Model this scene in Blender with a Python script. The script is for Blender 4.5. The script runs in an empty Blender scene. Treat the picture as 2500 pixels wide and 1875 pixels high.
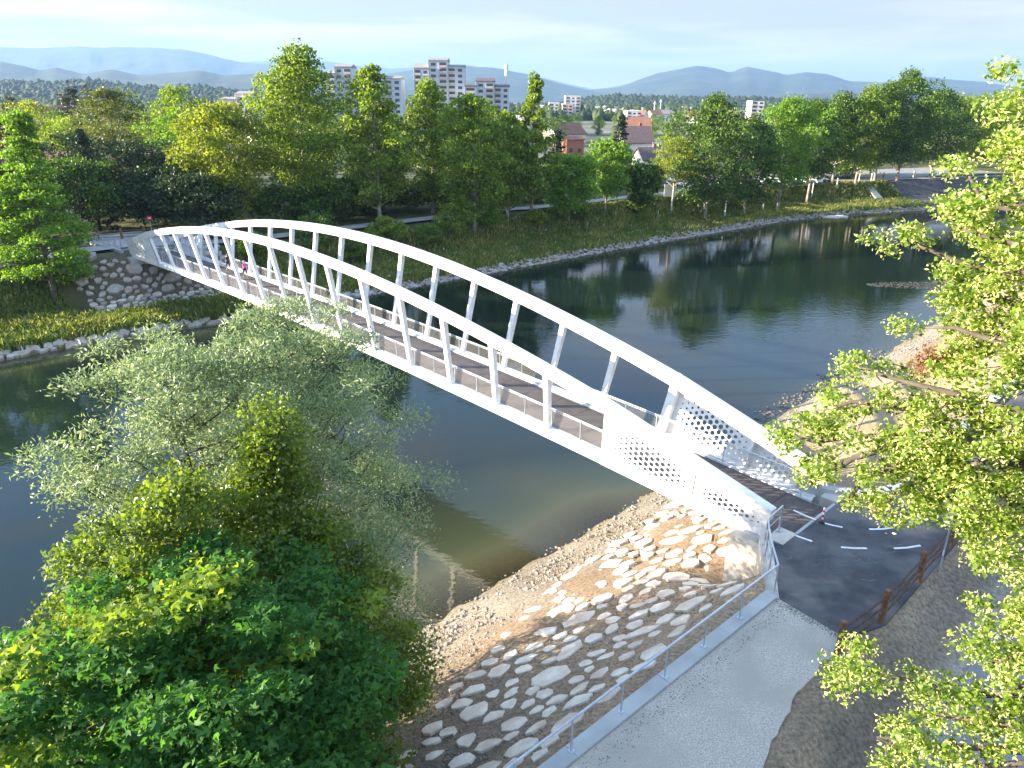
import bpy, math, random
import numpy as np
from mathutils import Vector, Matrix
from mathutils.geometry import tessellate_polygon
random.seed(7)
RNG = np.random.default_rng(7)
SC = bpy.context.scene
COL = SC.collection
S2 = math.sqrt(0.5)

# ------------------------------------------------------------------ camera, sky, sun, exposure
CAMZ = 22.55
cam = bpy.data.cameras.new('camera')
cam.sensor_width = 36.0
cam.lens = 1788.1 / 2500 * 36.0
cam.clip_start = 0.2
cam.clip_end = 40000
camo = bpy.data.objects.new('camera', cam)
COL.objects.link(camo)
camo.location = (0, 0, CAMZ)
camo.matrix_world = (Matrix.Translation((0, 0, CAMZ)) @ Matrix.Rotation(math.pi / 2 - 0.37036, 4, 'X')
                     @ Matrix.Rotation(0.010733, 4, 'Z'))
SC.camera = camo

SUN_EL = math.radians(15.0)
SUN_AZ = math.radians(-96.5)       # measured from +Y, clockwise: the sun stands to the left (-X)
world = bpy.data.worlds.new('World')
SC.world = world
world.use_nodes = True
wn = world.node_tree.nodes
wl = world.node_tree.links
for n in list(wn):
    wn.remove(n)
w_out = wn.new('ShaderNodeOutputWorld')
w_bg = wn.new('ShaderNodeBackground')
w_sky = wn.new('ShaderNodeTexSky')
w_sky.sky_type = 'NISHITA'
w_sky.sun_disc = False
w_sky.sun_elevation = SUN_EL
w_sky.sun_rotation = SUN_AZ
w_sky.altitude = 240
w_sky.air_density = 1.1
w_sky.dust_density = 0.3
w_sky.ozone_density = 3.0
w_bg.inputs['Strength'].default_value = 0.11
# thin high cloud mixed over the sky
w_tc = wn.new('ShaderNodeTexCoord')
w_map = wn.new('ShaderNodeMapping')
w_map.inputs['Scale'].default_value = (1.6, 1.6, 20.0)
w_map.inputs['Rotation'].default_value = (0.05, -0.06, 0.3)
w_no = wn.new('ShaderNodeTexNoise')
w_no.inputs['Scale'].default_value = 1.6
w_no.inputs['Detail'].default_value = 7
w_no.inputs['Roughness'].default_value = 0.55
w_no.inputs['Distortion'].default_value = 0.35
w_rp = wn.new('ShaderNodeValToRGB')
w_rp.color_ramp.elements[0].position = 0.44
w_rp.color_ramp.elements[0].color = (0, 0, 0, 1)
w_rp.color_ramp.elements[1].position = 0.66
w_rp.color_ramp.elements[1].color = (0.75, 0.75, 0.75, 1)
w_mx = wn.new('ShaderNodeMix')
w_mx.data_type = 'RGBA'
w_mx.inputs['B'].default_value = (1.20, 0.98, 0.86, 1)
w_sep = wn.new('ShaderNodeSeparateXYZ')
w_el = wn.new('ShaderNodeMapRange')          # the milky veil thins out towards the zenith
w_el.inputs['From Min'].default_value = 0.12
w_el.inputs['From Max'].default_value = 0.30
w_el.inputs['To Min'].default_value = 0.86
w_el.inputs['To Max'].default_value = 0.02
w_add = wn.new('ShaderNodeMath')
w_add.operation = 'ADD'
w_add.use_clamp = True
w_sc = wn.new('ShaderNodeMath')
w_sc.operation = 'MULTIPLY'
w_sc.inputs[1].default_value = 0.95
wl.new(w_tc.outputs['Generated'], w_map.inputs['Vector'])
wl.new(w_map.outputs['Vector'], w_no.inputs['Vector'])
wl.new(w_no.outputs['Fac'], w_rp.inputs['Fac'])
wl.new(w_tc.outputs['Generated'], w_sep.inputs['Vector'])
wl.new(w_sep.outputs['Z'], w_el.inputs['Value'])
wl.new(w_rp.outputs['Color'], w_sc.inputs[0])
wl.new(w_el.outputs['Result'], w_add.inputs[0])
w_add.inputs[1].default_value = 0.0
wl.new(w_add.outputs['Value'], w_mx.inputs['Factor'])
w_up = wn.new('ShaderNodeMix')               # added blue brightness overhead, mostly out of view: more fill light, bluer water
w_up.data_type = 'RGBA'
w_up.inputs['Factor'].default_value = 0.75
w_up.inputs['B'].default_value = (1.10, 2.0, 3.45, 1)
wl.new(w_sky.outputs['Color'], w_up.inputs['A'])
wl.new(w_up.outputs['Result'], w_mx.inputs['A'])
w_cl = wn.new('ShaderNodeMix')               # white streaks of high cloud
w_cl.data_type = 'RGBA'
w_cl.inputs['B'].default_value = (2.5, 2.05, 1.75, 1)
wl.new(w_sc.outputs['Value'], w_cl.inputs['Factor'])
wl.new(w_mx.outputs['Result'], w_cl.inputs['A'])
wl.new(w_cl.outputs['Result'], w_bg.inputs['Color'])
wl.new(w_bg.outputs['Background'], w_out.inputs['Surface'])

sun = bpy.data.lights.new('sun', 'SUN')
sun.energy = 5.0
sun.angle = math.radians(0.5)
sun.color = (1.0, 0.86, 0.68)
suno = bpy.data.objects.new('sun', sun)
COL.objects.link(suno)
to_sun = Vector((math.sin(SUN_AZ) * math.cos(SUN_EL), math.cos(SUN_AZ) * math.cos(SUN_EL), math.sin(SUN_EL)))
suno.rotation_euler = to_sun.to_track_quat('Z', 'Y').to_euler()
suno.location = (-60, 20, 60)

SC.view_settings.view_transform = 'Standard'
SC.view_settings.look = 'None'
SC.view_settings.gamma = 1
SC.view_settings.exposure = 2.52
SC.view_settings.use_curve_mapping = False
SC.cycles.max_bounces = 8
SC.cycles.transparent_max_bounces = 12
SC.cycles.transmission_bounces = 5
SC.cycles.volume_bounces = 1
SC.cycles.use_denoising = True
SC.cycles.sample_clamp_indirect = 6

# ------------------------------------------------------------------ materials
def mat(name, c1, c2=None, scale=1.0, rough=0.7, bump=0.0, bscale=None, detail=6, metal=0.0,
        lo=0.35, hi=0.65, c3=None, c3scale=None, spec=0.4, bdist=0.05):
    m = bpy.data.materials.new(name)
    m.use_nodes = True
    nt = m.node_tree
    b = nt.nodes['Principled BSDF']
    b.inputs['Roughness'].default_value = rough
    b.inputs['Metallic'].default_value = metal
    b.inputs['Specular IOR Level'].default_value = spec
    b.inputs['Base Color'].default_value = (*c1, 1)
    geo = nt.nodes.new('ShaderNodeNewGeometry')
    if c2 is not None:
        no = nt.nodes.new('ShaderNodeTexNoise')
        no.inputs['Scale'].default_value = scale
        no.inputs['Detail'].default_value = detail
        nt.links.new(geo.outputs['Position'], no.inputs['Vector'])
        r = nt.nodes.new('ShaderNodeValToRGB')
        r.color_ramp.elements[0].position = lo
        r.color_ramp.elements[0].color = (*c1, 1)
        r.color_ramp.elements[1].position = hi
        r.color_ramp.elements[1].color = (*c2, 1)
        nt.links.new(no.outputs['Fac'], r.inputs['Fac'])
        out = r.outputs['Color']
        if c3 is not None:
            n3 = nt.nodes.new('ShaderNodeTexNoise')
            n3.inputs['Scale'].default_value = c3scale or scale * 0.1
            n3.inputs['Detail'].default_value = 4
            nt.links.new(geo.outputs['Position'], n3.inputs['Vector'])
            r3 = nt.nodes.new('ShaderNodeValToRGB')
            r3.color_ramp.elements[0].position = 0.45
            r3.color_ramp.elements[1].position = 0.62
            nt.links.new(n3.outputs['Fac'], r3.inputs['Fac'])
            mx = nt.nodes.new('ShaderNodeMix')
            mx.data_type = 'RGBA'
            nt.links.new(r3.outputs['Color'], mx.inputs['Factor'])
            nt.links.new(out, mx.inputs['A'])
            mx.inputs['B'].default_value = (*c3, 1)
            out = mx.outputs['Result']
        nt.links.new(out, b.inputs['Base Color'])
    if bump > 0:
        nb = nt.nodes.new('ShaderNodeTexNoise')
        nb.inputs['Scale'].default_value = bscale or scale
        nb.inputs['Detail'].default_value = 8
        nb.inputs['Roughness'].default_value = 0.65
        nt.links.new(geo.outputs['Position'], nb.inputs['Vector'])
        bp = nt.nodes.new('ShaderNodeBump')
        bp.inputs['Strength'].default_value = bump
        bp.inputs['Distance'].default_value = bdist
        nt.links.new(nb.outputs['Fac'], bp.inputs['Height'])
        nt.links.new(bp.outputs['Normal'], b.inputs['Normal'])
    return m

def leafmat(name, ca, cb, trans=0.35, rough=0.45, tint=(1.25, 1.25, 0.5), spec=0.35, pos=(0.0, 1.0)):
    m = bpy.data.materials.new(name)
    m.use_nodes = True
    nt = m.node_tree
    b = nt.nodes['Principled BSDF']
    b.inputs['Roughness'].default_value = rough
    b.inputs['Specular IOR Level'].default_value = spec
    geo = nt.nodes.new('ShaderNodeNewGeometry')
    r = nt.nodes.new('ShaderNodeValToRGB')
    r.color_ramp.elements[0].position = pos[0]
    r.color_ramp.elements[0].color = (*ca, 1)
    r.color_ramp.elements[1].position = pos[1]
    r.color_ramp.elements[1].color = (*cb, 1)
    nt.links.new(geo.outputs['Random Per Island'], r.inputs['Fac'])
    nt.links.new(r.outputs['Color'], b.inputs['Base Color'])
    tr = nt.nodes.new('ShaderNodeBsdfTranslucent')
    mul = nt.nodes.new('ShaderNodeMix')
    mul.data_type = 'RGBA'
    mul.blend_type = 'MULTIPLY'
    mul.inputs['Factor'].default_value = 1
    nt.links.new(r.outputs['Color'], mul.inputs['A'])
    mul.inputs['B'].default_value = (*[t * 1.9 for t in tint], 1)
    nt.links.new(mul.outputs['Result'], tr.inputs['Color'])
    ms = nt.nodes.new('ShaderNodeMixShader')
    ms.inputs['Fac'].default_value = trans
    nt.links.new(b.outputs['BSDF'], ms.inputs[1])
    nt.links.new(tr.outputs['BSDF'], ms.inputs[2])
    nt.links.new(ms.outputs['Shader'], nt.nodes['Material Output'].inputs['Surface'])
    return m

M = {}
M['white'] = mat('white_paint', (0.80, 0.80, 0.79), (0.72, 0.72, 0.71), 0.8, rough=0.38, c3=(0.66, 0.66, 0.64), c3scale=2.5, bump=.02, bscale=3)
M['rib'] = mat('cream_strip', (0.55, 0.50, 0.42), rough=0.5)
M['concrete'] = mat('concrete', (0.46, 0.42, 0.36), (0.58, 0.54, 0.47), 1.2, rough=0.85, bump=0.15, bscale=12, c3=(0.36, 0.33, 0.28), c3scale=0.5)
M['concrete_grey'] = mat('grey_concrete', (0.34, 0.35, 0.34), (0.44, 0.45, 0.43), 1.0, rough=0.8, bump=0.1, bscale=14)
M['galv'] = mat('galvanised_steel', (0.42, 0.46, 0.50), (0.52, 0.56, 0.60), 6, rough=0.42, metal=0.55)
M['mesh'] = mat('railing_wire', (0.45, 0.42, 0.40), rough=0.4, metal=0.3)
M['deck'] = mat('deck_coating', (0.085, 0.072, 0.068), (0.115, 0.098, 0.090), 1.5, rough=0.9, bump=0.1, bscale=40)
M['joint'] = mat('deck_joint', (0.02, 0.02, 0.02), rough=0.9)
M['asphalt'] = mat('asphalt', (0.046, 0.047, 0.052), (0.075, 0.076, 0.082), 1.4, rough=0.85, bump=0.5, bscale=60, bdist=0.02, c3=(0.125, 0.12, 0.115), c3scale=0.6)
M['old_asphalt'] = mat('old_asphalt', (0.21, 0.205, 0.20), (0.27, 0.265, 0.255), 2, rough=0.9, bump=0.4, bscale=50, bdist=0.02)
M['gravelpath'] = mat('gravel_path', (0.38, 0.335, 0.28), (0.64, 0.58, 0.49), 22, rough=0.95, bump=0.9, bscale=26, bdist=0.04, lo=0.36, hi=0.66, c3=(0.43, 0.385, 0.32), c3scale=0.5)
M['paint'] = mat('road_paint', (0.78, 0.78, 0.76), (0.62, 0.62, 0.60), 8, rough=0.7)
M['stone'] = mat('pale_stone', (0.56, 0.51, 0.43), (0.72, 0.66, 0.56), 2.2, rough=0.9, bump=0.5, bscale=9, bdist=0.05, c3=(0.52, 0.42, 0.34), c3scale=0.8)
M['stone_grey'] = mat('grey_stone', (0.28, 0.26, 0.23), (0.46, 0.43, 0.38), 1.6, rough=0.9, bump=0.6, bscale=6, bdist=0.06, c3=(0.33, 0.27, 0.21), c3scale=0.5)
M['wet_rock'] = mat('wet_rock', (0.06, 0.055, 0.05), (0.14, 0.12, 0.10), 2.0, rough=0.5)
M['pebble'] = mat('pebbles', (0.17, 0.15, 0.13), (0.40, 0.37, 0.32), 3.0, rough=0.95, c3=(0.22, 0.17, 0.13), c3scale=1.5)
M['clod'] = mat('soil_clods', (0.18, 0.135, 0.092), (0.32, 0.245, 0.17), 3.0, rough=0.97)
M['wood'] = mat('brown_timber', (0.13, 0.065, 0.030), (0.22, 0.12, 0.06), 5, rough=0.75, bump=0.3, bscale=20)
M['wood_dark'] = mat('dark_timber', (0.07, 0.035, 0.022), (0.12, 0.065, 0.04), 5, rough=0.75, bump=0.3, bscale=20)
M['bark'] = mat('bark', (0.060, 0.048, 0.038), (0.12, 0.10, 0.08), 3, rough=0.95, bump=0.6, bscale=9)
M['plane_bark'] = mat('plane_bark', (0.16, 0.14, 0.11), (0.34, 0.31, 0.25), 1.2, rough=0.9, bump=0.3, bscale=6)
M['birch'] = mat('birch_bark', (0.55, 0.52, 0.47), (0.25, 0.22, 0.19), 2.5, rough=0.8, lo=0.5, hi=0.72)
M['red'] = mat('red_paint', (0.50, 0.03, 0.03), rough=0.5)
M['black'] = mat('black_rubber', (0.02, 0.02, 0.02), rough=0.7)
M['glass'] = mat('dark_glass', (0.03, 0.04, 0.05), rough=0.12, spec=0.6)
M['facade'] = mat('pale_facade', (0.42, 0.46, 0.50), (0.50, 0.53, 0.56), 0.2, rough=0.85)
M['facade_white'] = mat('white_facade', (0.66, 0.63, 0.58), (0.72, 0.69, 0.64), 0.15, rough=0.85)
M['facade_warm'] = mat('warm_facade', (0.55, 0.40, 0.32), rough=0.85)
M['parapet'] = mat('balcony_parapet', (0.46, 0.40, 0.38), rough=0.85)
M['roof_grey'] = mat('grey_roof', (0.22, 0.21, 0.21), (0.30, 0.28, 0.27), 1.5, rough=0.85)
M['roof_red'] = mat('red_tile_roof', (0.17, 0.075, 0.05), (0.27, 0.13, 0.085), 2.0, rough=0.85)
M['roof_dark'] = mat('dark_roof', (0.09, 0.06, 0.06), (0.14, 0.10, 0.10), 2.0, rough=0.85)
M['solar'] = mat('solar_panel', (0.05, 0.08, 0.16), rough=0.15, spec=0.8)
M['dark_paving'] = mat('dark_paving', (0.07, 0.07, 0.072), (0.12, 0.12, 0.12), 1.0, rough=0.9)
M['orange'] = mat('orange_front', (0.26, 0.11, 0.07), rough=0.8)

GREEN_A, GREEN_B = (0.030, 0.058, 0.010), (0.075, 0.115, 0.018)
M['leaf_plane'] = leafmat('plane_leaves', (0.040, 0.085, 0.008), (0.25, 0.33, 0.030), 0.34)
M['leaf_plane_dark'] = leafmat('dark_plane_leaves', (0.014, 0.044, 0.006), (0.125, 0.205, 0.020), 0.24)
M['leaf_yellow'] = leafmat('yellow_green_leaves', (0.080, 0.115, 0.010), (0.27, 0.31, 0.024), 0.36)
M['leaf_bright'] = leafmat('bright_leaves', (0.050, 0.120, 0.012), (0.19, 0.31, 0.024), 0.36)
M['leaf_dark'] = leafmat('dark_leaves', (0.014, 0.032, 0.010), (0.035, 0.062, 0.016), 0.2)
M['needle'] = leafmat('needles', (0.012, 0.026, 0.014), (0.030, 0.050, 0.024), 0.1)
M['needle_brown'] = leafmat('brownish_needles', (0.045, 0.045, 0.022), (0.085, 0.080, 0.036), 0.12)
M['leaf_light_conifer'] = leafmat('soft_conifer_foliage', (0.075, 0.095, 0.022), (0.13, 0.15, 0.035), 0.3)
M['leaf_willow'] = leafmat('willow_leaves', (0.12, 0.17, 0.075), (0.30, 0.37, 0.22), 0.28, rough=0.35, tint=(1.1, 1.15, 0.7), spec=0.5)
M['leaf_alder'] = leafmat('alder_leaves', (0.060, 0.105, 0.014), (0.17, 0.225, 0.028), 0.40, rough=0.32, spec=0.5)
M['leaf_maple'] = leafmat('maple_leaves', (0.026, 0.095, 0.024), (0.085, 0.20, 0.036), 0.38, rough=0.58, spec=.22)
M['leaf_maple_tip'] = leafmat('yellow_maple_leaves', (0.12, 0.20, 0.02), (0.22, 0.28, 0.03), 0.45)  # yellower leaves for some of the upper maple clumps
M['leaf_lime'] = leafmat('lime_leaves', (0.075, 0.14, 0.018), (0.22, 0.30, 0.045), 0.42, rough=0.4)
M['bract'] = leafmat('lime_bracts', (0.52, 0.54, 0.18), (0.78, 0.76, 0.34), 0.4, rough=0.6, tint=(1.0, 1.0, 0.6))
M['leaf_brown'] = leafmat('withered_leaves', (0.17, 0.085, 0.05), (0.30, 0.16, 0.10), 0.2)
M['grass_a'] = leafmat('bank_grass', (0.055, 0.10, 0.016), (0.17, 0.21, 0.045), 0.35, rough=0.6)
M['grass_dry'] = leafmat('seeding_grass', (0.20, 0.19, 0.06), (0.36, 0.31, 0.12), 0.35, rough=0.7)
M['flower'] = leafmat('white_flowers', (0.5, 0.5, 0.45), (0.7, 0.7, 0.62), 0.3)

# ------------------------------------------------------------------ object helpers
LOC = {}
def tag(o, label=None, cat=None, group=None, kind=None):
    if label: o['label'] = label
    if cat: o['category'] = cat
    if group: o['group'] = group
    if kind: o['kind'] = kind
    return o

def empty(name, loc, label=None, cat=None, group=None, parent=None):
    o = bpy.data.objects.new(name, None)
    COL.objects.link(o)
    loc = Vector(loc)
    LOC[o] = loc
    if parent is not None:
        o.parent = parent
        o.location = loc - LOC[parent]
    else:
        o.location = loc
    o.empty_display_size = 0.3
    return tag(o, label, cat, group)

def link(name, me, parent=None, loc=None, kind=None):
    """me is in world coordinates unless loc is given"""
    o = bpy.data.objects.new(name, me)
    COL.objects.link(o)
    if parent is not None:
        o.parent = parent
        base = LOC.get(parent, Vector((0, 0, 0)))
        o.location = (Vector(loc) - base) if loc is not None else -base
        LOC[o] = Vector(loc) if loc is not None else Vector((0, 0, 0))
    else:
        o.location = Vector(loc) if loc is not None else Vector((0, 0, 0))
        LOC[o] = Vector(o.location)
    if kind: o['kind'] = kind
    return o

def np_mesh(name, V, F, mats, smooth=False, midx=None):
    """V (n,3) array, F (m,k) array of equal-sized faces"""
    me = bpy.data.meshes.new(name)
    V = np.asarray(V, dtype=np.float32)
    F = np.asarray(F, dtype=np.int32)
    k = F.shape[1]
    me.vertices.add(len(V)); me.vertices.foreach_set('co', V.ravel())
    me.loops.add(F.size); me.loops.foreach_set('vertex_index', F.ravel())
    me.polygons.add(len(F))
    me.polygons.foreach_set('loop_start', np.arange(0, F.size, k, dtype=np.int32))
    me.polygons.foreach_set('loop_total', np.full(len(F), k, dtype=np.int32))
    if smooth: me.polygons.foreach_set('use_smooth', np.ones(len(F), dtype=bool))
    for m in (mats if isinstance(mats, (list, tuple)) else [mats]): me.materials.append(m)
    if midx is not None: me.polygons.foreach_set('material_index', np.asarray(midx, dtype=np.int32))
    me.update(calc_edges=True)
    me.validate()
    return me

class MB:
    def __init__(s):
        s.v = []; s.f = []; s.mi = []
    def add(s, vs, fs, mi=0):
        n = len(s.v)
        s.v.extend([tuple(v) for v in vs])
        for f in fs:
            s.f.append(tuple(i + n for i in f)); s.mi.append(mi)
    def hexa(s, b4, t4, mi=0):
        s.add(list(b4) + list(t4), [(3, 2, 1, 0), (4, 5, 6, 7), (0, 1, 5, 4), (1, 2, 6, 5), (2, 3, 7, 6), (3, 0, 4, 7)], mi)
    def box(s, c, d, rz=0.0, mi=0):
        cx, cy, cz = c; dx, dy, dz = [x / 2 for x in d]
        co, si = math.cos(rz), math.sin(rz)
        def P(x, y, z): return (cx + x * co - y * si, cy + x * si + y * co, cz + z)
        s.hexa([P(-dx, -dy, -dz), P(dx, -dy, -dz), P(dx, dy, -dz), P(-dx, dy, -dz)],
               [P(-dx, -dy, dz), P(dx, -dy, dz), P(dx, dy, dz), P(-dx, dy, dz)], mi)
    def bar(s, p, q, w, h, up=Vector((0, 0, 1)), mi=0):
        p = Vector(p); q = Vector(q); d = (q - p).normalized()
        x = d.cross(up)
        x = x.normalized() if x.length > 1e-5 else Vector((1, 0, 0))
        y = x.cross(d).normalized()
        c = [-x * w / 2 - y * h / 2, x * w / 2 - y * h / 2, x * w / 2 + y * h / 2, -x * w / 2 + y * h / 2]
        s.add([p + a for a in c] + [q + a for a in c], [(0, 1, 2, 3), (7, 6, 5, 4), (0, 4, 5, 1), (1, 5, 6, 2), (2, 6, 7, 3), (3, 7, 4, 0)], mi)
    def tube(s, pts, radii, n=6, mi=0, cap=True):
        pts = [Vector(p) for p in pts]
        if not isinstance(radii, (list, tuple)): radii = [radii] * len(pts)
        base = len(s.v); up = Vector((0.13, 0.27, 0.95))
        for i, p in enumerate(pts):
            d = (pts[min(i + 1, len(pts) - 1)] - pts[max(i - 1, 0)]).normalized()
            x = d.cross(up)
            if x.length < 0.15: x = d.cross(Vector((1, 0, 0)))
            x.normalize(); y = d.cross(x)
            for j in range(n):
                a = 2 * math.pi * j / n
                s.v.append(tuple(p + (x * math.cos(a) + y * math.sin(a)) * radii[i]))
        for i in range(len(pts) - 1):
            for j in range(n):
                a = base + i * n + j; b = base + i * n + (j + 1) % n
                s.f.append((a, a + n, b + n, b)); s.mi.append(mi)
        if cap:
            s.f.append(tuple(base + j for j in range(n))); s.mi.append(mi)
            e = base + (len(pts) - 1) * n
            s.f.append(tuple(e + j for j in reversed(range(n)))); s.mi.append(mi)
    def prism(s, poly, z0, z1, mi=0):
        n = len(poly)
        z0f = z0 if callable(z0) else (lambda x, y: z0)
        z1f = z1 if callable(z1) else (lambda x, y: z1)
        area = sum(poly[i][0] * poly[(i + 1) % n][1] - poly[(i + 1) % n][0] * poly[i][1] for i in range(n))
        if area < 0: poly = poly[::-1]
        vs = [(x, y, z0f(x, y)) for x, y in poly] + [(x, y, z1f(x, y)) for x, y in poly]
        tri = tessellate_polygon([[Vector((x, y, 0)) for x, y in poly]])
        ori = lambda t: (poly[t[1]][0] - poly[t[0]][0]) * (poly[t[2]][1] - poly[t[0]][1]) - (poly[t[2]][0] - poly[t[0]][0]) * (poly[t[1]][1] - poly[t[0]][1])
        tri = [t if ori(t) > 0 else (t[0], t[2], t[1]) for t in tri]
        fs = [(t[2], t[1], t[0]) for t in tri] + [(t[0] + n, t[1] + n, t[2] + n) for t in tri] + [(i, (i + 1) % n, n + (i + 1) % n, n + i) for i in range(n)]
        s.add(vs, fs, mi)
    def lathe(s, c, prof, n=12, mi=0):
        """prof: list of (r, z) upwards"""
        base = len(s.v)
        for r, z in prof:
            for j in range(n):
                a = 2 * math.pi * j / n
                s.v.append((c[0] + r * math.cos(a), c[1] + r * math.sin(a), c[2] + z))
        for i in range(len(prof) - 1):
            for j in range(n):
                a = base + i * n + j; b = base + i * n + (j + 1) % n
                s.f.append((a, b, b + n, a + n)); s.mi.append(mi)
        s.f.append(tuple(base + j for j in reversed(range(n)))); s.mi.append(mi)
        e = base + (len(prof) - 1) * n
        s.f.append(tuple(e + j for j in range(n))); s.mi.append(mi)
    def mesh(s, name, mats, smooth=False, offset=None):
        me = bpy.data.meshes.new(name)
        vs = s.v
        if offset is not None: vs = [(x - offset[0], y - offset[1], z - offset[2]) for x, y, z in s.v]
        me.from_pydata(vs, [], s.f)
        for m in (mats if isinstance(mats, (list, tuple)) else [mats]): me.materials.append(m)
        me.polygons.foreach_set('material_index', s.mi)
        if smooth: me.polygons.foreach_set('use_smooth', [True] * len(s.f))
        me.update()
        return me
    def build(s, name, mats, parent=None, smooth=False, kind=None):
        return link(name, s.mesh(name, mats, smooth), parent, kind=kind)

def vnoise(x, y, seed=0):
    """smooth value noise on arrays"""
    x = np.asarray(x, float); y = np.asarray(y, float)
    xi = np.floor(x).astype(np.int64); yi = np.floor(y).astype(np.int64)
    xf = x - xi; yf = y - yi
    def h(a, b):
        n = (a * 374761393 + b * 668265263 + seed * 1442695041) & 0x7fffffff
        n = ((n ^ (n >> 13)) * 1274126177) & 0x7fffffff
        return ((n ^ (n >> 16)) & 0xffff) / 65535.0
    u = xf * xf * (3 - 2 * xf); v = yf * yf * (3 - 2 * yf)
    return (h(xi, yi) * (1 - u) + h(xi + 1, yi) * u) * (1 - v) + (h(xi, yi + 1) * (1 - u) + h(xi + 1, yi + 1) * u) * v

def fbm(x, y, seed=0, oct=4):
    t = 0; a = 0.5
    for o in range(oct):
        t = t + a * (vnoise(np.asarray(x) * 2 ** o, np.asarray(y) * 2 ** o, seed + o) - 0.5); a *= 0.5
    return t

# ------------------------------------------------------------------ river coordinates: a along the river (upstream), b across it
def ab(x, y): return ((x + y) * S2, (y - x) * S2)
def xy(a, b): return ((a - b) * S2, (a + b) * S2)

FAR_A = [-400, 11, 23, 32, 48, 56, 86, 117, 145, 170, 183, 210, 260, 1500]
FAR_B = [79, 77.0, 76.4, 74.6, 74.6, 74.4, 73.0, 70.9, 68.6, 62.4, 56.0, 44, 20, -900]
def far_wl(a): return np.interp(a, FAR_A, FAR_B)
def near_wl(a):
    base = np.interp(a, [-400, 14, 20, 120, 160, 200, 260, 1500], [22, 21.9, 22.0, 22.0, 15, -4, -34, -960])
    return base
PROF_N = ([-200, 0, 3.2, 5.1, 9.6, 12.3, 17.2, 21.9, 26, 34], [4.85, 4.85, 4.9, 6.14, 6.0, 4.1, 1.9, 0.0, -0.85, -1.9])
PROF_F = ([-18, -8, 0, 1.2, 6, 8.5, 13.6], [-1.9, -1.2, 0.0, 0.75, 1.35, 1.9, 5.1])
def ground_z(a, b):
    a = np.asarray(a, float); b = np.asarray(b, float)
    nw = near_wl(a); fw = far_wl(a)
    shift = nw - 21.9
    zn = np.interp(b - np.minimum(shift, 0.3), PROF_N[0], PROF_N[1])
    sc = np.interp(a, [60, 110], [1.0, 0.86])
    d = (b - fw) / sc
    zf = np.interp(d, PROF_F[0], PROF_F[1])
    bump = 0.95 * np.exp(-((a - 27.5) / 9.0) ** 2) * np.clip((d - 8.0) / 5.0, 0, 1) * np.clip((45 - d) / 20, 0, 1)
    zn = zn - 1.25 * np.exp(-((a - 25.4) / 1.9) ** 2) * np.clip((b - 9.5) / 1.0, 0, 1) * np.clip((14.0 - b) / 2.2, 0, 1)
    mid = (nw + fw) / 2
    return np.where(b < mid, zn, zf + bump)

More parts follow.
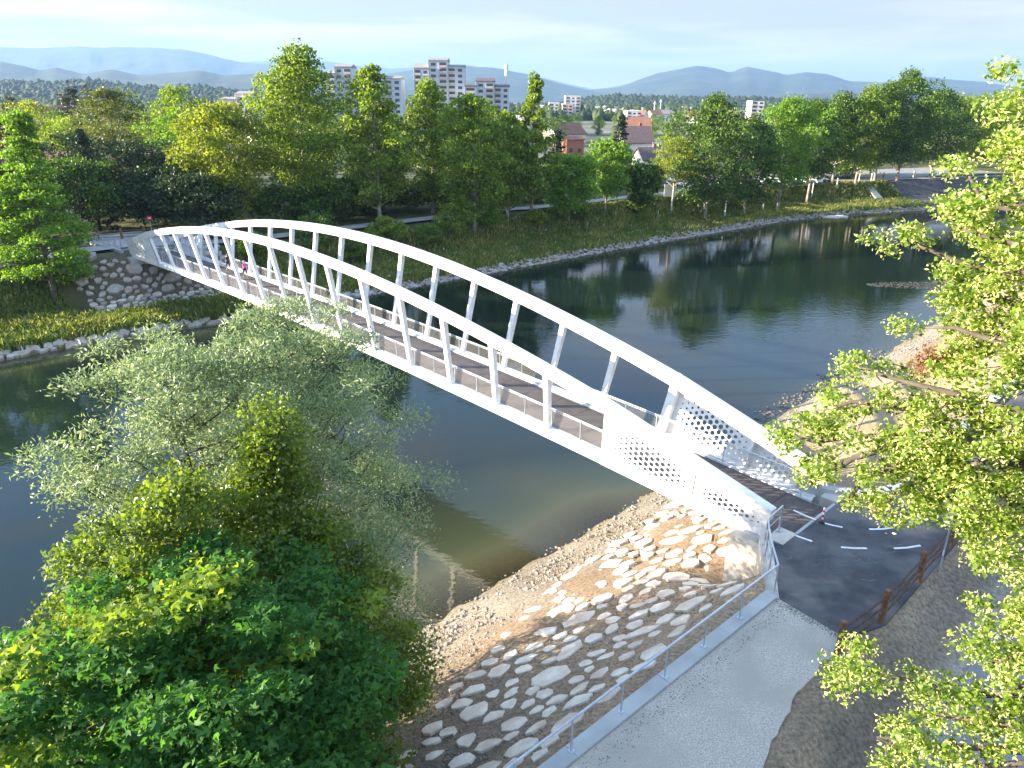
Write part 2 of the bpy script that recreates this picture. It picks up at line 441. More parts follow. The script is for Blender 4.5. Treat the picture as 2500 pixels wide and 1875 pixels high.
def build_ground():
    aa = np.concatenate([np.linspace(-400, -40, 25)[:-1], np.linspace(-40, 70, 151)[:-1], np.linspace(70, 240, 86)[:-1], np.linspace(240, 900, 40)])
    bb = np.concatenate([np.linspace(-900, -20, 40)[:-1], np.linspace(-20, 0, 14)[:-1], np.linspace(0, 30, 71)[:-1], np.linspace(30, 66, 16)[:-1], np.linspace(66, 106, 53)[:-1], np.linspace(106, 135, 16)])
    A, B = np.meshgrid(aa, bb, indexing='ij')
    Z = ground_z(A, B)
    slope = np.clip((Z - 0.0) / 6.0, 0, 1) * np.clip((6.0 - Z) / 2.0, 0, 1)
    rough = np.where((B > 9.9) & (B < 24), 0.16, np.where(B > 60, 0.22, 0.0))
    rough = np.where((B < 4.9) & (B > 3.4), 0.10, rough)
    Z = Z + rough * (fbm(A * 1.1, B * 1.1, 3, 5) * 1.6) + np.where((B > 16) & (B < 24), 0.5, 0) * fbm(A * .35, B * .35, 9, 3)
    X = (A - B) * S2; Y = (A + B) * S2
    na, nb = A.shape
    V = np.stack([X, Y, Z], -1).reshape(-1, 3)
    i = np.arange(na - 1)[:, None] * nb + np.arange(nb - 1)[None, :]
    F = np.stack([i, i + nb, i + nb + 1, i + 1], -1).reshape(-1, 4)
    me = np_mesh('ground', V, F, [], smooth=True)
    # surface colours of the different soils
    n1 = fbm(A * 0.5, B * 0.5, 21, 4); n2 = fbm(A * 0.12, B * 0.12, 31, 3)
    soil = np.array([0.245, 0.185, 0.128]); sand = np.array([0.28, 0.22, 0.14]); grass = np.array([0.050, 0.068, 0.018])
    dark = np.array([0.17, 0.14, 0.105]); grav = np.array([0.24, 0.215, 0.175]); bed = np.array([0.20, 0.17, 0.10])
    C = np.zeros(A.shape + (3,)) + soil
    def mixin(mask, col):
        nonlocal C
        C = C * (1 - mask[..., None]) + col * mask[..., None]
    sm = lambda x, lo, hi: np.clip((x - lo) / (hi - lo), 0, 1)
    mixin(sm(B + n1 * 3, 17.5, 19.5), grav)
    mixin(sm(A + n1 * 4, 33, 37) * sm(B, 8, 9.5) * (1 - sm(B + n1 * 3, 18.5, 20)), sand)
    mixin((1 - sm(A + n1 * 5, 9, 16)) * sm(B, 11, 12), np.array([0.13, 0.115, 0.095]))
    mixin(sm(-(B + n1 * 1.2), -5.0, -4.6), dark)
    mixin(sm(-(B + n1 * 0.5), -3.6, -3.3), grav * 1.1)
    mixin(sm(-B, 0.5, 1.5), grass)
    mixin(sm(B, 21.2, 22.3), bed)
    mixin(sm(B - far_wl(A), -0.3, 0.4), grass * 0.9)
    mixin(sm(B - far_wl(A), 0.4, 1.5) * np.clip(n1 * 2 + .25, 0, 1), np.array([0.12, 0.115, 0.05]))
    mixin(np.exp(-((A - 29) / 7.5) ** 4) * sm(B - far_wl(A), 5.0, 6.0) * (1 - sm(B - far_wl(A), 13.5, 14.5)), np.array([0.12, 0.105, 0.075]))
    C = C * (1 + n2[..., None] * 0.9) * (1 + n1[..., None] * 0.5)
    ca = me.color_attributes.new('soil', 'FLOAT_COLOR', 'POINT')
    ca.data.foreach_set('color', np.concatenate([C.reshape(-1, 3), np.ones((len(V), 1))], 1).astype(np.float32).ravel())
    m = bpy.data.materials.new('ground'); m.use_nodes = True
    nt = m.node_tree; b = nt.nodes['Principled BSDF']; b.inputs['Roughness'].default_value = 0.95
    b.inputs['Specular IOR Level'].default_value = 0.2
    at = nt.nodes.new('ShaderNodeAttribute'); at.attribute_name = 'soil'
    geo = nt.nodes.new('ShaderNodeNewGeometry')
    no = nt.nodes.new('ShaderNodeTexNoise'); no.inputs['Scale'].default_value = 7; no.inputs['Detail'].default_value = 8; no.inputs['Roughness'].default_value = 0.7
    nt.links.new(geo.outputs['Position'], no.inputs['Vector'])
    r = nt.nodes.new('ShaderNodeValToRGB'); r.color_ramp.elements[0].position = 0.32; r.color_ramp.elements[0].color = (0.45, 0.45, 0.45, 1)
    r.color_ramp.elements[1].position = 0.68; r.color_ramp.elements[1].color = (1.7, 1.65, 1.55, 1)
    nt.links.new(no.outputs['Fac'], r.inputs['Fac'])
    mx = nt.nodes.new('ShaderNodeMix'); mx.data_type = 'RGBA'; mx.blend_type = 'MULTIPLY'; mx.inputs['Factor'].default_value = 1
    nt.links.new(at.outputs['Color'], mx.inputs['A']); nt.links.new(r.outputs['Color'], mx.inputs['B'])
    nt.links.new(mx.outputs['Result'], b.inputs['Base Color'])
    bp = nt.nodes.new('ShaderNodeBump'); bp.inputs['Strength'].default_value = 0.7; bp.inputs['Distance'].default_value = 0.05
    nt.links.new(no.outputs['Fac'], bp.inputs['Height']); nt.links.new(bp.outputs['Normal'], b.inputs['Normal'])
    me.materials.append(m)
    return link('ground', me, kind='structure')
ground = build_ground()

# the valley floor beyond the far bank
M['plain'] = mat('valley_floor', (0.035, 0.055, 0.018), (0.11, 0.11, 0.05), 0.02, rough=0.95, c3=(0.20, 0.19, 0.15), c3scale=0.012)
pv = [xy(-16000, 134.9), xy(16000, 134.9), xy(16000, 19000), xy(-16000, 19000)]
pm = MB(); pm.add([(x, y, 5.06) for x, y in pv], [(0, 1, 2, 3)])
pm.build('valley_floor', M['plain'], kind='structure')

# river water
def water_mat():
    m = bpy.data.materials.new('river_water'); m.use_nodes = True
    nt = m.node_tree; nd = nt.nodes; ln = nt.links
    for n in list(nd): nd.remove(n)
    out = nd.new('ShaderNodeOutputMaterial')
    geo = nd.new('ShaderNodeNewGeometry')
    # ripples, drawn out along the current
    mp = nd.new('ShaderNodeMapping'); mp.inputs['Rotation'].default_value = (0, 0, math.radians(-45)); mp.inputs['Scale'].default_value = (0.55, 1.0, 1)
    ln.new(geo.outputs['Position'], mp.inputs['Vector'])
    n1 = nd.new('ShaderNodeTexNoise'); n1.inputs['Scale'].default_value = 2.6; n1.inputs['Detail'].default_value = 3
    n2 = nd.new('ShaderNodeTexNoise'); n2.inputs['Scale'].default_value = 0.55; n2.inputs['Detail'].default_value = 2
    ln.new(mp.outputs['Vector'], n1.inputs['Vector']); ln.new(mp.outputs['Vector'], n2.inputs['Vector'])
    n3 = nd.new('ShaderNodeTexNoise'); n3.inputs['Scale'].default_value = 0.045; n3.inputs['Detail'].default_value = 3
    ln.new(geo.outputs['Position'], n3.inputs['Vector'])
    rr = nd.new('ShaderNodeMapRange'); rr.inputs['From Min'].default_value = 0.35; rr.inputs['From Max'].default_value = 0.7
    rr.inputs['To Min'].default_value = 0.15; rr.inputs['To Max'].default_value = 1.0
    ln.new(n3.outputs['Fac'], rr.inputs['Value'])
    ad = nd.new('ShaderNodeMath'); ad.operation = 'ADD'
    ln.new(n1.outputs['Fac'], ad.inputs[0]); ln.new(n2.outputs['Fac'], ad.inputs[1])
    bp = nd.new('ShaderNodeBump'); bp.inputs['Distance'].default_value = 0.018
    ln.new(rr.outputs['Result'], bp.inputs['Strength'])
    ln.new(ad.outputs['Value'], bp.inputs['Height'])
    gl = nd.new('ShaderNodeBsdfGlossy'); gl.inputs['Roughness'].default_value = 0.02
    ln.new(bp.outputs['Normal'], gl.inputs['Normal'])
    # murky body colour: depth attribute makes shallows paler and lets the bed show
    at = nd.new('ShaderNodeAttribute'); at.attribute_name = 'depth'
    rp = nd.new('ShaderNodeValToRGB')
    e = rp.color_ramp.elements
    e[0].position = 0.0; e[0].color = (0.115, 0.105, 0.055, 1)
    e[1].position = 1.0; e[1].color = (0.009, 0.017, 0.013, 1)
    el = rp.color_ramp.elements.new(0.45); el.color = (0.045, 0.056, 0.028, 1)
    ln.new(at.outputs['Fac'], rp.inputs['Fac'])
    df = nd.new('ShaderNodeBsdfDiffuse'); ln.new(rp.outputs['Color'], df.inputs['Color'])
    tp = nd.new('ShaderNodeBsdfTransparent'); tp.inputs['Color'].default_value = (0.75, 0.72, 0.5, 1)
    ra = nd.new('ShaderNodeMapRange'); ra.inputs['From Min'].default_value = 0.0; ra.inputs['From Max'].default_value = 0.30
    ra.inputs['To Min'].default_value = 0.1; ra.inputs['To Max'].default_value = 1.0
    ln.new(at.outputs['Fac'], ra.inputs['Value'])
    mb = nd.new('ShaderNodeMixShader'); ln.new(ra.outputs['Result'], mb.inputs['Fac']); ln.new(tp.outputs[0], mb.inputs[1]); ln.new(df.outputs[0], mb.inputs[2])
    fr = nd.new('ShaderNodeFresnel'); fr.inputs['IOR'].default_value = 1.42
    ln.new(bp.outputs['Normal'], fr.inputs['Normal'])
    ms = nd.new('ShaderNodeMixShader'); ln.new(fr.outputs['Fac'], ms.inputs['Fac']); ln.new(mb.outputs[0], ms.inputs[1]); ln.new(gl.outputs[0], ms.inputs[2])
    ln.new(ms.outputs[0], out.inputs['Surface'])
    return m
def build_water():
    aa = np.concatenate([np.linspace(-400, 0, 30)[:-1], np.linspace(0, 80, 81)[:-1], np.linspace(80, 900, 160)])
    ts = np.concatenate([np.linspace(-0.06, 0.3, 30)[:-1], np.linspace(0.3, 1.04, 25)])
    A, T = np.meshgrid(aa, ts, indexing='ij')
    nw, fw = near_wl(A), far_wl(A)
    B = nw + (fw - nw) * T
    V = np.stack([(A - B) * S2, (A + B) * S2, np.zeros_like(A)], -1).reshape(-1, 3)
    na, nb = A.shape
    i = np.arange(na - 1)[:, None] * nb + np.arange(nb - 1)[None, :]
    F = np.stack([i, i + nb, i + nb + 1, i + 1], -1).reshape(-1, 4)
    me = np_mesh('river', V, F, water_mat(), smooth=True)
    d = np.clip(np.minimum((B - nw) / 10.0, (fw - B) / 5.0) + 0.35 * fbm(A * .15, B * .15, 5, 3) + np.clip((A - 30) / 12, 0, 1) * .7, 0, 1)
    ca = me.attributes.new('depth', 'FLOAT', 'POINT')
    ca.data.foreach_set('value', d.astype(np.float32).ravel())
    link('river', me, kind='structure')
build_water()

# ------------------------------------------------------------------ bridge frame: t along the bridge (towards the near bank), l sideways (+ upstream)
CX, CY, AZ = -14.6847, 55.8776, -0.761110
AXV = Vector((math.sin(AZ), math.cos(AZ))); PRV = Vector((AXV.y, -AXV.x))
ZE = 6.25; WB = 2.16; LEAN = 0.1812; CC = 0.49; T16 = 30.38; D = 4.0502; TT = 39.0
def W(t, l, z):
    return Vector((CX - AXV.x * t + PRV.x * l, CY - AXV.y * t + PRV.y * l, z))
def zb(t): return ZE + CC * (1 - (t / T16) ** 2)          # top of the bottom chord
def hh(t):                                                # underside of the arch above it
    x = abs(t) / T16
    if x <= 1: return 2.558 + 2.807 * (1 - x * x) + 0.2078 * (x ** 4 - x * x)
    return 2.558 - 0.218 * (abs(t) - T16)
def fan(t, h): return t * (1 + 0.03854 * h / 7.5) - 0.0054 * h
def SP(t, side, h, dl=0.0):
    """point on the leaning plane of one truss: h above the chord top, dl outwards"""
    tt = fan(t, h)
    return W(tt, side * (WB + LEAN * h + dl), zb(t) + h)

bridge = empty('footbridge', W(0, 0, 0), 'long white arched steel footbridge with leaning posts crossing the river', 'footbridge')
TS = [i * TT / 60 for i in range(-60, 61)]
def sweep(mb, prof, ts, side):
    """prof(t) -> list of 4 points"""
    rings = [prof(t) for t in ts]
    n = len(mb.v)
    for r in rings: mb.v.extend([tuple(p) for p in r])
    for i in range(len(rings) - 1):
        for j in range(4):
            a = n + i * 4 + j; b = n + i * 4 + (j + 1) % 4
            mb.f.append((a, b, b + 4, a + 4) if side < 0 else (b, a, a + 4, b + 4)); mb.mi.append(0)
    mb.f.append((n, n + 1, n + 2, n + 3)); mb.mi.append(0)
    e = n + (len(rings) - 1) * 4
    mb.f.append((e + 3, e + 2, e + 1, e)); mb.mi.append(0)
AH, AW = 0.60, 0.21
for side in (-1, 1):
    m = MB()
    sweep(m, lambda t: [SP(t, side, hh(t), -AW), SP(t, side, hh(t), AW), SP(t, side, hh(t) + AH, AW), SP(t, side, hh(t) + AH, -AW)], TS, side)
    m.build('arch', M['white'], bridge)
    m = MB()
    sweep(m, lambda t: [SP(t, side, -0.46, -AW), SP(t, side, -0.46, AW + .083), SP(t, side, 0, AW), SP(t, side, 0, -AW)], TS, side)
    m.build('bottom_chord', M['white'], bridge)
    for k in range(1, 17):
        t = (8.5 - k) * -D
        h = hh(t) + 0.05
        m = MB(); hw = 0.175
        hw2 = 0.14
        m.hexa([SP(t - hw2, side, -0.05, -0.12), SP(t + hw2, side, -0.05, -0.12), SP(t + hw2, side, -0.05, 0.12), SP(t - hw2, side, -0.05, 0.12)],
               [SP(t - hw, side, h, -0.15), SP(t + hw, side, h, -0.15), SP(t + hw, side, h, 0.15), SP(t - hw, side, h, 0.15)])
        m.build('arch_post', M['white'], bridge)
    # perforated end plates, flush on the outside of the truss
    for end in (-1, 1):
        cu = bpy.data.curves.new('perforated_plate', 'CURVE')
        cu.dimensions = '2D'; cu.fill_mode = 'BOTH'; cu.extrude = 0.012
        def spl(pts):
            s = cu.splines.new('POLY'); s.points.add(len(pts) - 1)
            for q, (x, y) in zip(s.points, pts): q.co = (x, y, 0, 1)
            s.use_cyclic_u = True
        t0 = T16 - 0.12
        up = [(t0 + (TT - t0) * i / 10) for i in range(11)]
        spl([(t0, -0.46 + 0.0)] + [(x, -0.46) for x in up[1:]] + [(x, hh(x) + AH) for x in reversed(up)])
        for (ta, tb, rm, PI_) in ((31.05, 35.15, 0.130, .30), (35.75, 38.8, 0.108, .26)):
            nc = int((tb - ta) / PI_); mid = 0.55 * (ta + tb) * 1.0 - 0.05 * (ta + tb)
            for i in range(nc + 1):
                x = ta + PI_ * i
                top = hh(x) - 0.14
                ny = int((top - 0.15) / PI_) + 1
                for j in range(ny + 1):
                    y = 0.22 + PI_ * j - 0.05 * (x - ta) + (PI_ / 2 if i % 2 else 0)
                    if y < 0.12 or y > top: continue
                    u = (x - (ta + tb) / 2) / ((tb - ta) / 2); v = (y - (0.12 + top) / 2) / ((top - 0.12) / 2)
                    q = math.sqrt(u * u * .9 + v * v * .75)
                    r = rm * min(1.0, 1.40 - q)
                    if r < 0.030: continue
                    n = 12
                    spl([(x + r * math.cos(2 * math.pi * k / n), y + r * math.sin(2 * math.pi * k / n)) for k in range(n)])
        tmp = bpy.data.objects.new('tmp', cu); COL.objects.link(tmp)
        dg = bpy.context.evaluated_depsgraph_get()
        me = bpy.data.meshes.new_from_object(tmp.evaluated_get(dg))
        bpy.data.objects.remove(tmp); bpy.data.curves.remove(cu)
        for v in me.vertices:
            x, y, z = v.co
            v.co = SP(end * x, side, y, AW + 0.015 + z) if y > -0.3 else SP(end * x, side, y, AW + .083 * (-y / .46) + 0.015 + z)
        me.materials.clear(); me.materials.append(M['white'])
        me.name = 'perforated_plate'
        pl = link('perforated_plate', me, bridge)
        for tr in (30.62, 35.4):
            m = MB(); top = hh(tr) - 0.02
            te = end * tr
            m.hexa([SP(te - .045, side, 0.12, AW + .02), SP(te + .045, side, 0.12, AW + .02), SP(te + .045, side, 0.12, AW + .075), SP(te - .045, side, 0.12, AW + .075)],
                   [SP(te - .045, side, top, AW + .02), SP(te + .045, side, top, AW + .02), SP(te + .045, side, top, AW + .075), SP(te - .045, side, top, AW + .075)])
            m.build('plate_strip', M['rib'], bridge)
            m = MB()
            m.hexa([SP(te - .09, side, -.05, -AW + .02), SP(te + .09, side, -.05, -AW + .02), SP(te + .09, side, -.05, AW), SP(te - .09, side, -.05, AW)],
                   [SP(te - .09, side, top, -AW + .02), SP(te + .09, side, top, -AW + .02), SP(te + .09, side, top, AW), SP(te - .09, side, top, AW)])
            m.build('plate_stiffener', M['white'], bridge)
# deck in slabs between joints, with white edge beams
ZD = -0.16
nd = 40
dk = empty('deck', W(0, 0, 6.3), parent=bridge)
for i in range(nd):
    ta = -TT - 0.9 + (2 * TT + 1.8) * i / nd; tb = ta + (2 * TT + 1.8) / nd - 0.025
    m = MB()
    m.hexa([W(ta, -1.78, zb(ta) + ZD - .12), W(tb, -1.78, zb(tb) + ZD - .12), W(tb, 1.78, zb(tb) + ZD - .12), W(ta, 1.78, zb(ta) + ZD - .12)],
           [W(ta, -1.78, zb(ta) + ZD), W(tb, -1.78, zb(tb) + ZD), W(tb, 1.78, zb(tb) + ZD), W(ta, 1.78, zb(ta) + ZD)])
    m.build('deck_panel', M['deck'], dk)
m = MB()
for i in range(20):
    ta = -TT + 2 * TT * i / 20; tb = ta + 2 * TT / 20
    m.hexa([W(ta, -1.9, zb(ta) + ZD - .2), W(tb, -1.9, zb(tb) + ZD - .2), W(tb, 1.9, zb(tb) + ZD - .2), W(ta, 1.9, zb(ta) + ZD - .2)],
           [W(ta, -1.9, zb(ta) + ZD - .13), W(tb, -1.9, zb(tb) + ZD - .13), W(tb, 1.9, zb(tb) + ZD - .13), W(ta, 1.9, zb(ta) + ZD - .13)])
m.build('deck_underplate', M['white'], bridge)
for side in (-1, 1):
    m = MB()
    sweep(m, lambda t: [W(t, side * 1.80, zb(t) - .28), W(t, side * 1.948, zb(t) - .28), W(t, side * 1.948, zb(t) - .07), W(t, side * 1.80, zb(t) - .07)], TS, side)
    m.build('deck_edge_beam', M['white'], bridge)
for k in range(1, 20):
    t = (10 - k) * -D
    m = MB()
    m.hexa([W(t - .1, -1.9, zb(t) - .46), W(t + .1, -1.9, zb(t) - .46), W(t + .1, 1.9, zb(t) - .46), W(t - .1, 1.9, zb(t) - .46)],
           [W(t - .1, -1.9, zb(t) - .37), W(t + .1, -1.9, zb(t) - .37), W(t + .1, 1.9, zb(t) - .37), W(t - .1, 1.9, zb(t) - .37)])
    m.build('cross_beam', M['white'], bridge)
# railing: posts, mesh panels and handrail along both deck edges
def wire_panel(length, height, ny=16, nx=None, w=0.0032):
    m = MB(); nx = nx or int(length / 0.06)
    for i in range(nx + 1):
        x = length * i / nx
        m.bar((x, 0, 0), (x, 0, height), w, w, up=Vector((0, 1, 0)))
    for j in range(ny + 1):
        z = height * j / ny
        m.bar((0, w, z), (length, w, z), w, w)
    return m.mesh('mesh_panel', M['mesh'])
PW = D / 2 - 0.12
WP = wire_panel(PW, 0.92)
for side in (-1, 1):
    l = side * 1.84
    rl = empty('railing', W(0, l, zb(0)), parent=bridge)
    m = MB()
    m.tube([W(t, l, zb(t) + 1.02) for t in TS], 0.028, 8)
    m.build('handrail', M['galv'], rl)
    npost = 39
    for i in range(npost):
        t = (i - 19) * D / 2
        m = MB(); z0 = zb(t) - .08
        m.hexa([W(t - .008, l - .035, z0), W(t + .008, l - .035, z0), W(t + .008, l + .035, z0), W(t - .008, l + .035, z0)],
               [W(t - .008, l - .03, z0 + 1.08), W(t + .008, l - .03, z0 + 1.08), W(t + .008, l + .03, z0 + 1.08), W(t - .008, l + .03, z0 + 1.08)])
        m.build('railing_post', M['galv'], rl)
        if i < npost - 1:
            t2 = t + .06; t3 = t + D / 2 - .06
            p = W(t2, l, zb(t2) + .0); q = W(t3, l, zb(t3) + .0)
            o = link('mesh_panel', WP, rl, loc=p)
            d = q - p
            o.rotation_euler = (0, -math.asin(d.z / d.length), math.atan2(d.y, d.x))
            for zz in (0.0, 0.93):
                m = MB(); m.bar(p + Vector((0, 0, zz)), q + Vector((0, 0, zz)), 0.02, 0.03)
                m.build('panel_frame', M['galv'], rl)

# near abutment
def B2(t, l):
    p = W(t, l, 0); return (p.x, p.y)
ab_near = empty('abutment', W(39, 0, 4), 'pale concrete abutment carrying the near end of the white bridge above the sunlit stone slope', 'abutment')
m = MB(); m.prism([B2(37.75, -3.0), B2(37.75, 3.0), B2(40.1, 3.0), B2(40.1, -3.0)], 2.6, 5.62)
m.build('bearing_block', M['concrete'], ab_near)
m = MB(); m.prism([B2(39.35, -3.0), B2(39.35, -1.85), B2(40.1, -1.85), B2(40.1, -3.0)], 5.62, 6.22)
m.build('upstand', M['concrete'], ab_near); m = MB()
m.prism([B2(39.35, 1.85), B2(39.35, 3.0), B2(40.1, 3.0), B2(40.1, 1.85)], 5.62, 6.22)
m.build('upstand', M['concrete'], ab_near)
for side in (-1, 1):
    m = MB(); m.prism([B2(38.2, side * 2.75), B2(38.2, side * 1.9), B2(38.95, side * 1.9), B2(38.95, side * 2.75)], 5.62, 5.80)
    m.build('bearing', M['concrete_grey'], ab_near)
wing = [(10.25, 25.75), (9.98, 25.2), (9.12, 21.45), (9.50, 21.35), (10.45, 25.1)]
m = MB(); m.prism(wing, 3.0, lambda x, y: 6.26)
m.build('wing_wall', M['concrete'], ab_near)
wing2 = [(13.1, 29.75), (14.2, 28.95), (15.7, 28.6), (17.3, 29.0), (21.6, 33.0), (30, 41.4), (60, 71.4), (59.7, 71.7), (29.7, 41.7), (21.3, 33.3), (17.2, 29.45), (15.7, 29.0), (14.35, 29.35), (13.4, 30.1)]
# low kerb wall along the river side of the asphalt, upstream of the bridge
kw = empty('kerb_wall', (20, 32, 6), 'low pale concrete kerb wall beside the asphalt path behind the lime branches', 'wall')
for i in range(6):
    o = MB(); q = [wing2[i], wing2[i + 1], wing2[13 - i - 1], wing2[13 - i]]
    o.prism(q, 4.4, 6.40); o.build('wall_segment', M['concrete_grey'], kw)

# kerb with railing down the left of the gravel path
def kline(s): return (1.66 + (7.77 - 1.66) * s, 14.80 + (20.32 - 14.80) * s)
kx, ky = (7.77 - 1.66), (20.32 - 14.80); kl = math.hypot(kx, ky); kx /= kl; ky /= kl
def KP(s, off, z): return Vector((1.66 + kx * s + ky * off, 14.80 + ky * s - kx * off, z))
kerb = empty('concrete_kerb', KP(0, 0, 6), 'long grey concrete kerb between the gravel path and the stone slope', 'kerb')
ks = [-14, -8, -4, 0, 4, 8, 10.35]
for a, b in zip(ks[:-1], ks[1:]):
    m = MB(); g = 0.012
    m.hexa([KP(a, -.17, 4.9), KP(a, .30, 4.9), KP(b - g, .30, 4.9), KP(b - g, -.17, 4.9)],
           [KP(a, -.17, 6.28), KP(a, .30, 6.28), KP(b - g, .30, 6.28), KP(b - g, -.17, 6.28)])
    m.build('kerb_stone', M['concrete_grey'], kerb)
krail = empty('metal_railing', KP(0, 0, 6.28), 'galvanised tube railing standing on the grey kerb beside the gravel path', 'railing')
posts = [-10.35, -8.2, -6.15, -4.1, -2.05, 0, 2.05, 4.08, 6.12, 8.2]
for s in posts:
    m = MB()
    m.bar(KP(s, .05, 6.28), KP(s, .05, 7.36), .07, .016, up=Vector((ky, -kx, 0)))
    m.bar(KP(s, .05, 6.275), KP(s, .05, 6.295), .16, .16, up=Vector((ky, -kx, 0)))
    m.build('railing_post', M['galv'], krail)
m = MB(); m.tube([KP(-14, .05, 7.40), KP(0, .05, 7.40), Vector((9.42, 21.70, 7.42))], .038, 8)
m.build('handrail', M['galv'], krail)
# the tall frame of the railing around the bridge corner
crail = empty('corner_railing', (9.6, 22, 6.26), 'bent galvanised railing on the wing wall beside the near end of the white bridge', 'railing')
cp = [(9.42, 21.70), (9.62, 22.9), (9.85, 24.0), (10.05, 24.75), (10.95, 25.74)]
for (x, y) in cp:
    m = MB(); m.box((x, y, 6.86), (.06, .05, 1.16)); m.box((x, y, 6.275), (.15, .15, .02)); m.build('railing_post', M['galv'], crail)
for z in (7.42, 6.95, 6.45):
    m = MB(); m.tube([(x, y, z) for x, y in cp], .034 if z > 7 else .018, 8); m.build('rail', M['galv'], crail)

# paths
edge = [(11.05, 19.45), (9.9, 18.3), (8.8, 17.3), (8.1, 16.4), (7.2, 15.2), (6.6, 14.0), (5.4, 12.4), (3.2, 9.8), (-1.5, 4.4), (-22, -18)]
re_ = random.Random(3); E2 = [edge[0]]
for p_, q_ in zip(edge[:-1], edge[1:-1] + [edge[-1]]):
    L_ = math.hypot(q_[0] - p_[0], q_[1] - p_[1]); n_ = max(1, int(L_ / .35)) if L_ < 5 else 4
    for i_ in range(1, n_ + 1):
        t_ = i_ / n_; j_ = .10 if L_ < 5 else 0
        E2.append((p_[0] + (q_[0] - p_[0]) * t_ + re_.uniform(-j_, j_), p_[1] + (q_[1] - p_[1]) * t_ + re_.uniform(-j_, j_)))
GP = [tuple(KP(-30, .31, 0))[:2], tuple(KP(10.2, .31, 0))[:2], (9.62, 21.42)] + E2
m = MB(); m.prism(GP, 5.9, 6.19); m.build('gravel_path', M['gravelpath'], kind='structure')
AP = [B2(40.12, -1.9), B2(40.12, -3.0), (10.42, 25.0), (9.55, 21.4), (11.05, 19.40), (12.7, 20.15), (15.1, 22.45), (17.6, 24.85), (30, 37.0), (62, 68.5),
      (59.9, 71.6), (29.9, 41.5), (21.5, 33.1), (17.25, 29.1), (15.7, 28.7), (14.25, 29.05), (13.15, 29.8), B2(40.12, 3.0), B2(40.12, 1.9)]
m = MB(); m.prism(AP, 5.92, 6.204); m.build('asphalt_path', M['asphalt'], kind='structure')
m = MB(); m.prism([xy(-30, 2.9), xy(90, 2.9), xy(90, 0.2), xy(-30, 0.2)], 4.6, 4.93); m.build('lower_path', M['old_asphalt'], kind='structure')
# approach slab at the bridge end
m = MB(); m.prism([B2(39.98, -1.75), B2(40.118, -1.75), B2(40.118, 1.75), B2(39.98, 1.75)], 5.63, 6.18)
m.build('expansion_joint', M['concrete_grey'], ab_near)
# painted lane marks
def mark(pts, w=0.11):
    m = MB(); pts = [Vector((x, y, 6.2085)) for x, y in pts]
    L = []; R_ = []
    for i, p in enumerate(pts):
        d = (pts[min(i + 1, len(pts) - 1)] - pts[max(i - 1, 0)]).normalized(); n = Vector((-d.y, d.x, 0)) * w / 2
        L.append(p + n); R_.append(p - n)
    for i in range(len(pts) - 1):
        m.add([R_[i], R_[i + 1], L[i + 1], L[i]], [(0, 1, 2, 3)])
    return m
marks = empty('lane_markings', (14, 26, 6.2)); marks['kind'] = 'structure'
for seg in ([(12.17, 27.46), (12.5, 27.04), (12.84, 26.69)], [(13.06, 26.47), (13.4, 26.27), (13.73, 26.14)], [(14.77, 26.01), (15.3, 26.03), (15.81, 26.15)],
            [(16.65, 26.54), (17.4, 26.96)], [(18.07, 27.58), (18.8, 28.11)], [(19.55, 28.81), (20.21, 29.29)], [(20.92, 29.99), (21.6, 30.55)],
            [(22.4, 31.3), (23.1, 31.95)], [(23.9, 32.7), (24.6, 33.35)], [(25.4, 34.1), (26.1, 34.8)], [(27, 35.7), (27.7, 36.4)],
            [(11.36, 25.68), (11.7, 25.36), (12.07, 25.07)], [(13.06, 24.68), (13.56, 24.62), (14.06, 24.62)], [(15.13, 24.63), (15.7, 24.7), (16.29, 24.86)]):
    mark(seg).build('lane_mark', M['paint'], marks)
ms_ = random.Random(17)
M['scuff'] = mat('chalky_scuff', (0.16, 0.16, 0.165), (0.085, 0.087, 0.095), 9, rough=.95)
for i_ in range(14):
    x_, y_ = 12.6 + ms_.gauss(0, 1.1), 24.0 + ms_.gauss(0, .7)
    if y_ < x_ + 8.9 or y_ > 26.5: continue
    a_ = ms_.uniform(-.6, .5); l_ = ms_.uniform(.25, .8)
    mark([(x_, y_), (x_ + l_ * .5 * math.cos(a_), y_ + l_ * .5 * math.sin(a_)), (x_ + l_ * math.cos(a_ + .3), y_ + l_ * math.sin(a_ + .3))], ms_.uniform(.02, .05)).build('scuff_mark', M['scuff'], marks)

# ------------------------------------------------------------------ stones
def ground_normal(a, b):
    e = 0.4
    za, zb_ = float(ground_z(a + e, b) - ground_z(a - e, b)) / (2 * e), float(ground_z(a, b + e) - ground_z(a, b - e)) / (2 * e)
    n = Vector((0, 0, 1)) - Vector((S2, S2, 0)) * za - Vector((-S2, S2, 0)) * zb_
    return n.normalized()

